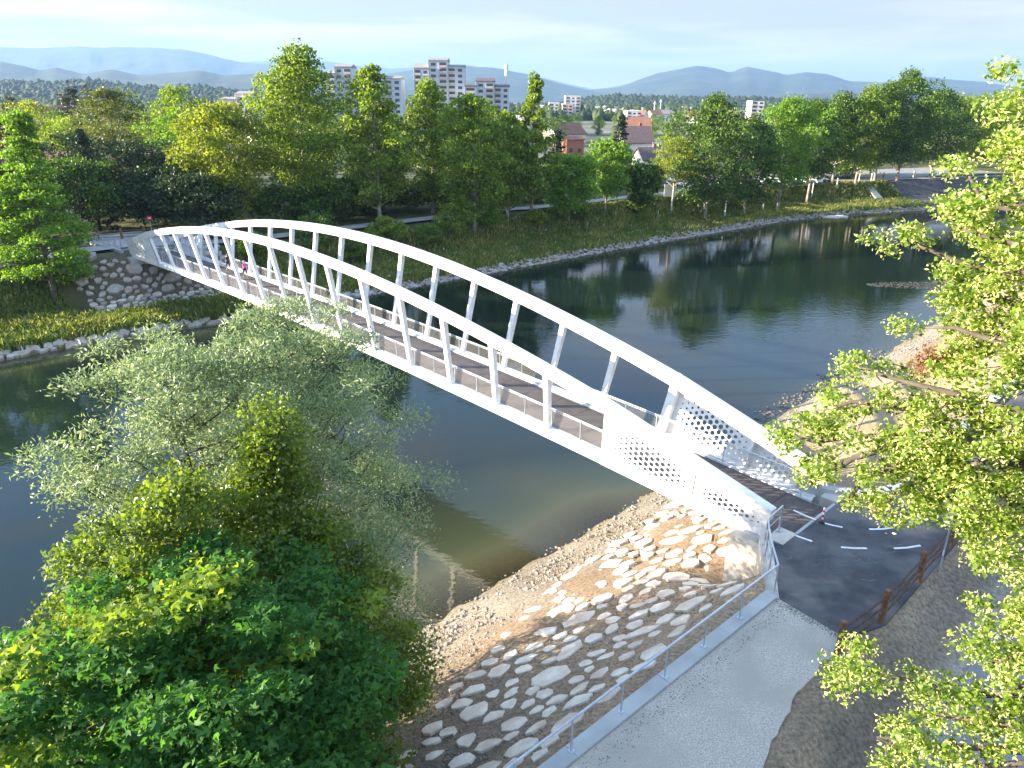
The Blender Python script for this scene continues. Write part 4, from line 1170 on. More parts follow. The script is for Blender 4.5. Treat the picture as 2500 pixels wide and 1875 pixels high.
near_tree('maple_tree', 'green maple at the left edge below the leaning willow', (-9.6, 11.8, 2.0), 10.2, 3.6, 'leaf_maple', 608, 28000, .165, .85,
          shape='round', crown0=.08, clump=.27, nlimb=50, limb_rise=.5, flat=.5, trunk_r=.13, topmat='leaf_maple_tip', toplim=.68, up=.8)
near_tree('shrub', 'dark undergrowth shrub at the foot of the alder trunks', (-5.2, 14.2, 2.6), 3.6, 1.9, 'leaf_plane_dark', 609, 14000, .12, .7,
          shape='bush', crown0=.03, clump=.32, nlimb=40, limb_rise=.5, flat=.7, trunk_r=.05)

# ------------------------------------------------------------------ the lime tree at the right
LIME_BASE = Vector((14.6, 11.0, 4.85))
lime = empty('lime_tree', LIME_BASE, 'flowering lime tree whose pale yellow green branches hang in from the right', 'tree')
FP, CP_, SP_ = 1788.1, math.cos(0.37036), math.sin(0.37036)
def plan(u, v, y):
    """where a feature seen in the survey photo at (u, v) stands when its distance north of the camera is y"""
    a_, b_ = u - 1250, v - 937.5
    a_, b_ = a_ * math.cos(.010733) + b_ * math.sin(.010733), -a_ * math.sin(.010733) + b_ * math.cos(.010733)
    d = Vector((a_ / FP, CP_ - b_ / FP * SP_, -SP_ - b_ / FP * CP_))
    return d * (y / d.y) + Vector((0, 0, CAMZ))
lr = random.Random(31)
# boughs given by their far ends; foliage pads follow each bough
boughs = [
 [(2640, 1230, 11.5), (2500, 1145, 12.0), (2330, 1060, 12.6), (2150, 1060, 13.2), (1990, 1080, 13.8), (1930, 1060, 14.1)],
 [(2500, 1145, 12.0), (2330, 960, 12.8), (2200, 930, 13.4), (2100, 900, 13.9)],
 [(2330, 1060, 12.6), (2200, 1130, 13.0), (2100, 1180, 13.3), (2060, 1240, 13.4)],
 [(2640, 1300, 11.5), (2480, 1230, 12.0), (2380, 1270, 12.2), (2300, 1200, 12.5)],
 [(2640, 900, 12.0), (2480, 850, 12.6), (2330, 800, 13.2), (2260, 800, 13.6)],
 [(2640, 700, 12.4), (2480, 680, 13.0), (2340, 640, 13.8), (2240, 600, 14.2), (2235, 560, 14.3)],
 [(2640, 600, 12.4), (2480, 520, 13.2), (2360, 500, 13.8), (2300, 430, 14.2)],
 [(2640, 420, 12.6), (2520, 350, 13.2), (2430, 330, 13.7), (2400, 300, 13.9)],
 [(2640, 300, 12.8), (2560, 200, 13.2), (2480, 150, 13.5), (2470, 130, 13.5)],
 [(2640, 780, 12.2), (2520, 760, 12.8), (2420, 720, 13.2), (2350, 740, 13.4)],
 [(2640, 1050, 12.0), (2480, 1000, 12.5), (2400, 980, 12.8), (2300, 1010, 13.1)],
 [(2640, 1750, 10.2), (2480, 1700, 10.6), (2300, 1690, 11.0), (2150, 1640, 11.4), (2080, 1600, 11.6)],
 [(2640, 1850, 9.8), (2450, 1830, 10.2), (2280, 1820, 10.6), (2140, 1800, 10.9)],
 [(2640, 1620, 10.4), (2520, 1590, 10.7), (2420, 1620, 10.9)],
 [(2640, 1330, 11.2), (2500, 1370, 11.5), (2440, 1330, 11.7)],
 [(2640, 1500, 10.8), (2560, 1520, 11.0), (2490, 1560, 11.2)],
 [(2480, 1230, 12.0), (2400, 1180, 12.3), (2320, 1130, 12.5)],
 [(2640, 500, 12.6), (2500, 440, 13.1), (2420, 420, 13.5)],
 [(2640, 560, 11.6), (2560, 600, 12.0), (2430, 590, 12.5), (2330, 560, 13.0)],
 [(2640, 820, 11.6), (2560, 840, 12.0), (2470, 920, 12.3), (2400, 900, 12.6)],
 [(2640, 980, 11.3), (2540, 1080, 11.6), (2420, 1120, 12.0), (2240, 1180, 12.6), (2120, 1250, 13.0)],
 [(2640, 1120, 11.2), (2560, 1220, 11.4), (2460, 1300, 11.6), (2420, 1350, 11.7)],
 [(2640, 1800, 9.6), (2520, 1780, 9.9), (2380, 1760, 10.3), (2250, 1740, 10.8)],
 [(2640, 1680, 10.0), (2540, 1660, 10.3), (2420, 1700, 10.5)],
 [(2330, 1060, 12.6), (2230, 1000, 13.1), (2080, 980, 13.7), (1990, 1010, 14.0)],
 [(2200, 1080, 12.9), (2080, 1120, 13.3), (2000, 1170, 13.5), (1970, 1180, 13.5)],
 [(2640, 640, 12.8), (2520, 760, 13.2), (2400, 840, 13.6), (2200, 900, 14.0)],
 [(2640, 380, 12.2), (2570, 330, 12.6), (2500, 260, 13.0), (2490, 230, 13.1)],
 [(2640, 460, 12.2), (2540, 400, 12.8), (2450, 400, 13.2), (2370, 380, 13.6)],
 [(2640, 240, 12.4), (2570, 160, 12.8), (2520, 110, 13.0)],
 [(2640, 520, 12.8), (2540, 500, 13.3), (2420, 500, 13.8), (2330, 470, 14.1)],
 [(2640, 700, 11.8), (2520, 660, 12.4), (2400, 680, 12.9), (2290, 690, 13.5)],
 [(2640, 1280, 10.9), (2540, 1400, 11.1), (2500, 1450, 11.2)],
 [(2640, 1560, 10.2), (2560, 1600, 10.5), (2480, 1640, 10.8)],
 [(2640, 1880, 9.4), (2540, 1860, 9.6), (2400, 1870, 10.0), (2300, 1850, 10.3)],
]
tm = MB()
tm.tube([LIME_BASE + Vector((0, 0, -.4)), LIME_BASE + Vector((-.2, .3, 5)), LIME_BASE + Vector((-.4, .8, 11)), LIME_BASE + Vector((-.6, 1.4, 17)), LIME_BASE + Vector((-.7, 1.6, 21))], [.42, .34, .26, .16, .06], 9)
pads = []; pr_ = []
for bg in boughs:
    P = [plan(u_ + max(0, min(85, (620 - v_) * .35)), v_, y_) for u_, v_, y_ in bg]
    if bg[0][0] > 2600:
        s0 = LIME_BASE + Vector((-.4, .9, max(3.0, P[0].z - LIME_BASE.z - 1.6)))
        P = [s0] + P
    n = len(P); rr = [.085 * (1 - .82 * i / (n - 1)) + .008 for i in range(n)]
    tm.tube(P, rr, 6)
    for i in range(n - 1):
        L = (P[i + 1] - P[i]).length
        for k in range(max(2, int(L / .15))):
            t_ = (k + lr.random()) / max(2, int(L / .15))
            c = P[i].lerp(P[i + 1], t_)
            if i == 0 and bg[0][0] > 2600 and lr.random() < .6: continue
            sprd = .62 if i < n - 2 else .36
            c2 = c + Vector((lr.gauss(0, sprd), lr.gauss(0, sprd), lr.gauss(0, sprd * .55) - .05))
            if lr.random() < .6: tm.tube([c, c.lerp(c2, .5) + Vector((0, 0, .05)), c2], [.016, .01, .005], 3, cap=False)
            pads.append(tuple(c2)); pr_.append(lr.uniform(.22, .44))
tm.build('trunk', M['bark'], lime, smooth=True)
pads = np.array(pads); pr_ = np.array(pr_)
rg = np.random.default_rng(41)
w = pr_ ** 2; w /= w.sum()
NL = 56000
ix = rg.choice(len(pads), NL, p=w)
g = rg.normal(0, 1, (NL, 3)); g /= np.linalg.norm(g, axis=1)[:, None]
P = pads[ix] + g * (rg.uniform(.2, 1.1, NL) * pr_[ix])[:, None] * np.array([1, 1, .7])
link('crown', leaf_mesh('crown', P - np.array(LIME_BASE), .102, [M['leaf_lime']], rg, aspect=.85, up=.7, droop=.3), lime, loc=LIME_BASE)
NB = 56000
ix = rg.choice(len(pads), NB, p=w)
g = rg.normal(0, 1, (NB, 3)); g /= np.linalg.norm(g, axis=1)[:, None]
P = pads[ix] + g * (rg.uniform(.5, 1.15, NB) * pr_[ix])[:, None] * np.array([1, 1, .7]) + np.array([0, 0, -.02])
link('blossom', leaf_mesh('blossom', P - np.array(LIME_BASE), .078, [M['bract']], rg, aspect=.40, up=.3, droop=.9), lime, loc=LIME_BASE)
# one withered brown spray
wp = [plan(u, v, 13.3) for u, v in ((2245, 880), (2270, 860), (2300, 875), (2330, 895), (2360, 880), (2290, 900), (2250, 900), (2350, 860))]
wp = np.array([tuple(q) for q in wp])
ix = rg.integers(0, len(wp), 900)
P = wp[ix] + rg.normal(0, .085, (900, 3))
link('withered_leaves', leaf_mesh('withered_leaves', P - np.array(LIME_BASE), .08, [M['leaf_brown']], rg, aspect=.5, up=.2, droop=.8), lime, loc=LIME_BASE)

# ------------------------------------------------------------------ bank grass
def grass_mass(name, label, a, d, h, mats, seed, mi=None, wide=.075, blades=3, base_fn=None):
    rng = np.random.default_rng(seed)
    n = len(a)
    b = far_wl(a) + d
    P = ground_pts(a, b, -.05)
    P = np.repeat(P, blades, 0); H = np.repeat(h, blades) * rng.uniform(.6, 1.15, n * blades)
    P[:, :2] += rng.normal(0, .22, (n * blades, 2))
    th = rng.uniform(0, 6.28, n * blades)
    w = wide * rng.uniform(.7, 1.5, n * blades)
    lean = rng.normal(0, .35, (n * blades, 2)) * H[:, None]
    dx, dy = np.cos(th) * w, np.sin(th) * w
    z = np.zeros_like(dx)
    v0 = P - np.stack([dx, dy, z], -1); v1 = P + np.stack([dx, dy, z], -1)
    tip = P + np.stack([lean[:, 0], lean[:, 1], H], -1)
    m_ = P + np.stack([lean[:, 0] * .35, lean[:, 1] * .35, H * .6], -1)
    v2 = m_ + np.stack([dx, dy, z], -1) * .9; v3 = m_ - np.stack([dx, dy, z], -1) * .9
    V = np.stack([v0, v1, v2, v3, tip], 1).reshape(-1, 3)
    i = np.arange(len(P))[:, None] * 5
    F = np.concatenate([i + [0, 1, 2], i + [0, 2, 3], i + [3, 2, 4]], 1).reshape(-1, 3)
    me = np_mesh(name, V, F, mats, midx=None if mi is None else np.repeat(np.repeat(mi, blades), 3))
    return tag(link(name, me, kind='stuff'), label, 'grass')
rn = np.random.default_rng(77)
def grass_zone(n, a0, a1, d0, d1, hmin, hmax, seed, name, label, dry=.3):
    a = a0 + (a1 - a0) * rn.uniform(0, 1, n) ** 1.15; d = rn.uniform(d0, d1, n)
    keep = ~((a > 19.5) & (a < 38.5) & (d > 5.4))
    a, d = a[keep], d[keep]
    nz = fbm(a * .25, d * .4, 55, 3) + fbm(a * 1.2, d * 1.5, 56, 2) * .5
    h = (hmin + (hmax - hmin) * np.clip(nz + .5, 0, 1)) * rn.uniform(.8, 1.2, len(a))
    mi = (rn.random(len(a)) < dry * np.clip(nz * 2.5 + .6, 0, 1.6)).astype(int)
    mi = np.where(rn.random(len(a)) < .012, 2, mi)
    grass_mass(name, label, a, d, h, [M['grass_a'], M['grass_dry'], M['flower']], seed, mi)
grass_zone(20000, -12, 62, .7, 6.5, .45, 1.15, 1, 'bank_grass', 'tall riverbank grass below the far bridge end', .28)
grass_zone(8000, -12, 20, 6, 14, .3, .7, 2, 'bank_grass', 'shaded grass slope under the bright stepped tree', .12)
grass_zone(31000, 38, 190, .7, 12.5, .35, 1.05, 3, 'bank_grass', 'long grassy bank with seeding grasses below the plane trees', .45)
# undergrowth behind the promenade
hb = random.Random(61)
for i in range(34):
    a = 52 + i * 4.1 + hb.uniform(-1.2, 1.2)
    if 104 < a < 182: continue
    x, y = xy(a, float(far_wl(a)) + hb.uniform(21, 30))
    if i == 0:
        hedge0 = make_tree('bush', 'dark bush in the undergrowth behind the far promenade', 'bush', (x, y, 5.0), 5.2, 4.2, 'bush', .02, 4200, .42, 'leaf_plane_dark', seed=800, nlimb=26, clump=.36, flat=.9, group='bushes behind the far promenade')
    else:
        s_ = hb.uniform(.85, 1.45)
        copy_thing(hedge0, (x, y, 5.0), hb.uniform(0, 6.28), (s_, s_, s_ * hb.uniform(.7, 1.1)))
# low bushes on the far bank slope
for i, (a, d, r, h, lm) in enumerate([(54, 9, 2.2, 3.2, 'leaf_alder'), (60, 11, 2.6, 3.6, 'leaf_plane'), (66, 9.5, 2.0, 3.0, 'leaf_alder'), (71, 10.5, 3.0, 4.6, 'leaf_plane'),
                                     (50, 12, 3.0, 4.0, 'leaf_plane_dark'), (79, 11, 2.4, 3.4, 'leaf_bright'), (88, 10, 1.8, 2.4, 'leaf_plane'), (97, 9.5, 1.6, 2.0, 'leaf_plane_dark'), (41, 12, 2.2, 2.6, 'leaf_plane'), (112, 9.5, 1.6, 2.0, 'leaf_plane_dark')]):
    x, y = xy(a, float(far_wl(a)) + d)
    make_tree('bush', ['olive bush on the bank slope just past the bridge crown', 'leafy green bush under the tallest plane', 'low olive bush on the grassy bank', 'broad leafy bush below the narrow plane',
                       'dark bush behind the far arch', 'bright bush at the foot of the ragged plane', 'small round bush on the bank below the path', 'small dark bush near the small round trees',
                       'bush beside the top of the stone revetment', 'dark bush on the bank below the white board'][i], 'bush', (x, y, GZ(x, y)), h, r, 'bush', .03, 3600, .26, lm, seed=700 + i, nlimb=26, clump=.34, flat=.85)

# ------------------------------------------------------------------ far bank path, steps, paved bank
def ribbon(name, pts, w, z, m, kind='structure'):
    mb = MB(); pts = [Vector((x, y, 0)) for x, y in pts]
    L = []; R_ = []
    for i, p in enumerate(pts):
        d = (pts[min(i + 1, len(pts) - 1)] - pts[max(i - 1, 0)]).normalized(); n = Vector((-d.y, d.x, 0)) * w / 2
        for lst, q in ((L, p + n), (R_, p - n)):
            lst.append(Vector((q.x, q.y, (z(q.x, q.y) if callable(z) else z))))
    for i in range(len(pts) - 1): mb.add([R_[i], R_[i + 1], L[i + 1], L[i]], [(0, 1, 2, 3)])
    return mb.build(name, m, kind=kind)
M['farpath'] = mat('promenade_path', (0.26, 0.25, 0.24), (0.36, 0.35, 0.33), 1.0, rough=0.9)
fp = []
for a in range(-60, 230, 4):
    b = float(far_wl(a)) + 15.3 + (1.2 if a < 90 else 0)
    fp.append(xy(a, b))
ribbon('promenade_path', fp, 3.0, lambda x, y: GZ(x, y) + .32, M['farpath'])
ribbon('car_park', [(36, 168), (60, 178), (95, 200), (130, 216)], 20, 5.30, M['old_asphalt'])
# paved bank with stone courses at the far right
pb = MB()
for r in range(9):
    d0 = 1.6 + r * 1.25
    for i in range(26):
        a0 = 189 + i * 1.7 + (.8 if r % 2 else 0)
        q = [(a0, d0), (a0 + 1.6, d0), (a0 + 1.6, d0 + 1.15), (a0, d0 + 1.15)]
        vb = [Vector((*xy(a, float(far_wl(a)) + d), float(ground_z(a, far_wl(a) + d)) + .02)) for a, d in q]
        pb.hexa(vb, [v + Vector((0, 0, .22)) for v in vb])
o = pb.build('stone_paving', M['dark_paving'], ground, kind='stuff')
st = empty('stone_steps', (87.5, 183, 3.5), 'long straight flight of stone steps down the far grassy bank', 'steps')
s0, s1 = Vector((84.2, 180.6, 5.25)), Vector((88.4, 182.2 - 4, 1.6))
s0 = Vector((*xy(184.5, float(far_wl(184.5)) + 12.3), 5.0)); s1 = Vector((*xy(181.8, float(far_wl(181.8)) + 6.5), 2.2))
for i in range(14):
    c = s0.lerp(s1, i / 13); c.z += .12
    m = MB(); dv = (s1 - s0); rz = math.atan2(dv.y, dv.x)
    m.box(c, (.62, 1.8, .3), rz); m.build('step', M['concrete_grey'], st)

# ------------------------------------------------------------------ far bridge end
ab_far = empty('abutment', W(-39, 0, 4), 'grey concrete abutment under the far end of the white bridge', 'abutment')
m = MB(); m.prism([B2(-37.4, -3.0), B2(-37.4, 3.0), B2(-40.6, 3.0), B2(-40.6, -3.0)], 2.2, 5.62); m.build('bearing_block', M['concrete_grey'], ab_far)
for side in (-1, 1):
    m = MB(); m.prism([B2(-39.2, side * 3.02), B2(-39.2, side * 3.4), B2(-49, side * 4.6), B2(-49, side * 4.2)], 3.2, lambda x, y: 6.34); m.build('wing_wall', M['concrete_grey'], ab_far)
m = MB(); m.prism([B2(-39.95, -3.0), B2(-39.95, 3.0), B2(-49, 4.2), B2(-52, 3.0), B2(-52.5, -2), B2(-50, -4.1)], 5.4, 6.21)
m.build('approach_path', M['farpath'], kind='structure')
fr = empty('metal_railing', W(-44, -3.4, 6.3), 'grey metal railing along the approach of the far bridge end', 'railing')
fpn = [W(-39.2 - 1.6 * i, -3.2 - .13 * i * 1.2, 6.34) for i in range(7)]
for p in fpn:
    m = MB(); m.bar(p, p + Vector((0, 0, 1.1)), .06, .06); m.build('railing_post', M['galv'], fr)
for z in (1.1, .75, .4, .12):
    m = MB(); m.tube([p + Vector((0, 0, z)) for p in fpn], .03 if z > 1 else .018, 6); m.build('rail', M['galv'], fr)

def timber_fence(pts, zf, label, h=1.25, rails=(1.12, .74, .38), dark=True, pr=.11):
    f = empty('timber_fence', (*pts[0], zf(*pts[0])), label, 'fence')
    for i, (x, y) in enumerate(pts):
        z = zf(x, y)
        m = MB(); m.lathe((x, y, z - .3), [(pr, 0), (pr, h + .3 + .12), (pr * .8, h + .3 + .17)], 10)
        m.build('fence_post', M['wood'], f, smooth=False)
        if i < len(pts) - 1:
            x2, y2 = pts[i + 1]; z2 = zf(x2, y2)
            for r in rails:
                m = MB(); m.tube([(x, y, z + r), (x2, y2, z2 + r)], .045, 6); m.build('fence_rail', M['wood_dark'] if dark else M['wood'], f)
    return f
timber_fence([(10.45, 18.65), (12.56, 20.24), (14.98, 22.5), (17.5, 24.9), (19.9, 27.2), (22.3, 29.6), (24.7, 32.0), (27.1, 34.4), (29.5, 36.8), (32, 39.3), (34.5, 41.8), (37, 44.2)],
             lambda x, y: 6.08, 'brown timber rail fence with round posts along the asphalt path')
timber_fence([tuple(W(-44.6 - .9 * i, 6.5 - 2.4 * i, 0))[:2] for i in range(9)], lambda x, y: 6.1, 'brown timber rail fence beyond the far end of the bridge', dark=False, pr=.14)

# signs, bollard
rsn = W(-45.2, 2.2, 6.2)
sg = empty('road_sign', rsn, 'small red square sign on a thin pole by the far bridge end', 'sign')
m = MB(); m.tube([rsn, rsn + Vector((0, 0, 2.6))], .03, 6); m.build('pole', M['galv'], sg)
m = MB(); m.box(rsn + Vector((0, -.05, 2.5)), (.62, .03, .5)); m.build('sign_plate', M['red'], sg)
m = MB(); m.box(rsn + Vector((0, -.07, 2.5)), (.36, .008, .12)); m.build('sign_mark', M['white'], sg)
bo = empty('bollard', (13.0, 26.47, 6.204), 'red and white striped flexible bollard standing on the lane line', 'bollard')
m = MB(); m.lathe((13, 26.47, 6.204), [(.12, 0), (.12, .03), (.06, .06)], 12); m.build('base', M['black'], bo)
for i in range(6):
    z = .06 + i * .11
    m = MB(); m.lathe((13, 26.47, 6.204 + z), [(.042, 0), (.042, .109)], 12); m.build('band', M['red'] if i % 2 == 0 else M['paint'], bo)
cs = empty('cycle_sign', (16.27, 23.36, 5.6), 'round white cycle sign on a grey pole behind the timber fence', 'sign')
m = MB(); m.tube([(16.27, 23.36, 5.3), (16.22, 23.36, 8.7)], .032, 8); m.build('pole', M['galv'], cs)
def disc(mb, c, r, t, nrm, n=20, mi=0):
    nrm = Vector(nrm).normalized(); x = nrm.cross(Vector((0, 0, 1))).normalized(); y = x.cross(nrm)
    c = Vector(c)
    A = [c - nrm * t / 2 + (x * math.cos(6.2832 * i / n) + y * math.sin(6.2832 * i / n)) * r for i in range(n)]
    B_ = [p + nrm * t for p in A]
    mb.add(A + B_, [tuple(range(n)), tuple(reversed(range(n, 2 * n)))] + [(i, i + n, (i + 1) % n + n, (i + 1) % n) for i in range(n)], mi)
nv = Vector((-.35, -.93, 0)).normalized(); cc = Vector((16.22, 23.36, 8.35)) + nv * .06
m = MB(); disc(m, cc, .30, .02, nv); m.build('sign_plate', M['white'], cs)
xv = Vector((nv.y, -nv.x, 0)) * -1
for (dx, dz) in ((-.12, -.06), (.12, -.06)):
    m = MB(); c0 = cc + nv * .02 + xv * dx + Vector((0, 0, dz))
    m.tube([c0 + xv * .075 * math.cos(6.2832 * i / 12) + Vector((0, 0, .075 * math.sin(6.2832 * i / 12))) for i in range(13)], .009, 4); m.build('cycle_wheel', M['black'], cs)
m = MB(); c0 = cc + nv * .02
m.tube([c0 + xv * -.12 + Vector((0, 0, -.06)), c0 + xv * -.05 + Vector((0, 0, .06)), c0 + xv * .09 + Vector((0, 0, .06)), c0 + xv * .0 + Vector((0, 0, -.06)), c0 + xv * -.05 + Vector((0, 0, .06))], .008, 4)
m.tube([c0 + xv * .12 + Vector((0, 0, -.06)), c0 + xv * .08 + Vector((0, 0, .10)), c0 + xv * .04 + Vector((0, 0, .10))], .008, 4)
m.build('cycle_frame', M['black'], cs)
wb_ = empty('white_board', (30.0, 144.6, 5.1), 'white information board standing left of the birch trunk', 'board')
m = MB(); m.box((30.0, 144.6, 6.6), (2.4, .12, 2.3), .1); m.build('panel', M['white'], wb_)
for dx in (-.9, .9):
    m = MB(); m.box((30.0 + dx, 144.7, 5.6), (.1, .1, 1.2)); m.build('leg', M['galv'], wb_)
# white poles along the promenade
PPOS = [(41.5, 146.5, 3.4), (51.5, 154.5, 3.2), (66.5, 168, 3.4), (74.2, 173.8, 2.2), (80.6, 177.2, 3.4), (84.3, 179.0, 3.2), (98.0, 186.5, 3.6), (104.5, 190.5, 3.2)]
PL = ['pale pole right of the birch beside the large plane', 'pale pole left of the bright forked plane tree', 'pale pole between the forked plane and its dark neighbour', 'short pale pole among the plane trunks by the parked cars',
      'pale pole left of the stone steps', 'pale pole at the head of the stone steps', 'pale pole right of the thickest plane trunk', 'pale pole near the paved bank']
for (x, y, h), lab in zip(PPOS, PL):
    z = GZ(x, y)
    t = empty('promenade_pole', (x, y, z), lab, 'pole', 'pale poles along the far promenade')
    m = MB(); m.lathe((x, y, z - .1), [(.11, 0), (.10, h), (.05, h + .08)], 8); m.build('pole', M['white'], t)
    m = MB(); m.lathe((x, y, z - .02), [(.2, 0), (.2, .08), (.12, .1)], 8); m.build('foot', M['galv'], t)
lp = empty('street_lamp', (86.5, 184.5, 5.1), 'slim street lamp with a small head on the far promenade', 'lamp')
m = MB(); m.tube([(86.5, 184.5, 5.0), (86.5, 184.5, 10.0)], .07, 8); m.build('pole', M['galv'], lp)
m = MB(); m.lathe((86.5, 184.5, 9.95), [(.12, 0), (.28, .15), (.28, .3), (.05, .45)], 10); m.build('lamp_head', M['concrete_grey'], lp)

# ------------------------------------------------------------------ parked cars
CARC = [('white', (0.75, 0.75, 0.75)), ('silver', (0.45, 0.47, 0.50)), ('black', (0.02, 0.02, 0.025)), ('red', (0.35, 0.03, 0.03)), ('blue', (0.05, 0.10, 0.25)), ('grey', (0.16, 0.17, 0.18))]
CM = {n: mat('car_paint_' + n, c, rough=0.3, spec=0.6) for n, c in CARC}
def make_car():
    t = empty('parked_car', (0, 0, 0), 'x', 'car')
    sec = [(-2.15, .35, .62, .78), (-2.05, .28, .90, .84), (-1.3, .22, .98, .88), (1.0, .22, .93, .88), (1.9, .24, .78, .84), (2.15, .34, .60, .74)]
    m = MB()
    def ring(mb, S, f):
        n0 = len(mb.v)
        for x, z0, z1, w in S: mb.v.extend([(x, -w, z0), (x, w, z0), (x, w, (z0 + z1) / 2 + .1), (x, w * .93, z1), (x, -w * .93, z1), (x, -w, (z0 + z1) / 2 + .1)])
        for i in range(len(S) - 1):
            for j in range(6):
                a = n0 + i * 6 + j; b = n0 + i * 6 + (j + 1) % 6
                mb.f.append((a, b, b + 6, a + 6)); mb.mi.append(0)
        mb.f.append(tuple(n0 + j for j in reversed(range(6)))); mb.mi.append(0)
        e = n0 + (len(S) - 1) * 6; mb.f.append(tuple(e + j for j in range(6))); mb.mi.append(0)
    ring(m, sec, 0); body = m.build('body', CM['white'], t, smooth=False)
    m = MB(); m.hexa([(-1.9, -.78, .93), (1.0, -.78, .90), (1.0, .78, .90), (-1.9, .78, .93)], [(-1.45, -.64, 1.38), (.25, -.64, 1.40), (.25, .64, 1.40), (-1.45, .64, 1.38)]); m.build('windows', M['glass'], t)
    m = MB(); m.hexa([(-1.5, -.66, 1.372), (.3, -.66, 1.395), (.3, .66, 1.395), (-1.5, .66, 1.372)], [(-1.4, -.60, 1.45), (.2, -.60, 1.46), (.2, .60, 1.46), (-1.4, .60, 1.45)]); m.build('roof', CM['white'], t)
    for x in (-1.35, 1.35):
        for y in (-.80, .80):
            m = MB(); disc(m, (x, y, .32), .32, .2, (0, 1, 0), 14); w_ = m.build('wheel', M['black'], t)
            m = MB(); disc(m, (x, y * 1.06, .32), .19, .14, (0, 1, 0), 10); m.build('rim', M['galv'], w_)
    for y in (-.6, .6):
        m = MB(); m.box((2.09, y, .62), (.12, .3, .14)); m.build('headlight', M['white'], t)
    return t
rc = random.Random(5)
car0 = None
places = ['white car below the large dense plane tree', 'silver car next to the white one under the planes', 'black car in the shade right of the large plane', 'white car left of the forked plane trunk', 'silver car just right of the forked plane trunk',
          'blue car half behind the forked plane', 'white car in the sun between two plane trunks', 'grey car behind the sunny white car', 'red car farther back in the car park', 'white car in the second row nearest the promenade',
          'silver car in the second row behind the planes', 'white hatchback at the right end of the second row', 'black car at the right end of the first row', 'white car in the gap left of the birch', 'silver car left of the birch beside the hedge']
cols = ['white', 'silver', 'black', 'white', 'silver', 'blue', 'white', 'grey', 'red', 'white', 'silver', 'white', 'black', 'white', 'silver']
cpos = [(46, 164), (49.3, 165.8), (52.5, 167.2), (55.6, 168.6), (59, 170.2), (62.4, 171.8), (65.8, 173.4), (60, 178.5), (64, 180.5), (69.2, 175.2), (54, 175.5), (73.5, 184.5), (72.6, 177), (38, 176), (34.6, 175)]
for i, ((x, y), c, lab) in enumerate(zip(cpos, cols, places)):
    if car0 is None:
        car0 = make_car(); o = car0
    else:
        o = copy_thing(car0, (0, 0, 0))
    o.location = (x, y, 5.31); o.rotation_euler = (0, 0, math.radians(115) + rc.uniform(-.06, .06) + (math.pi if rc.random() < .4 else 0))
    o['label'] = lab; o['group'] = 'cars parked behind the far promenade'
    for ch in o.children:
        if ch.name.startswith(('body', 'roof')):
            ch.material_slots[0].link = 'OBJECT'; ch.material_slots[0].material = CM[c]

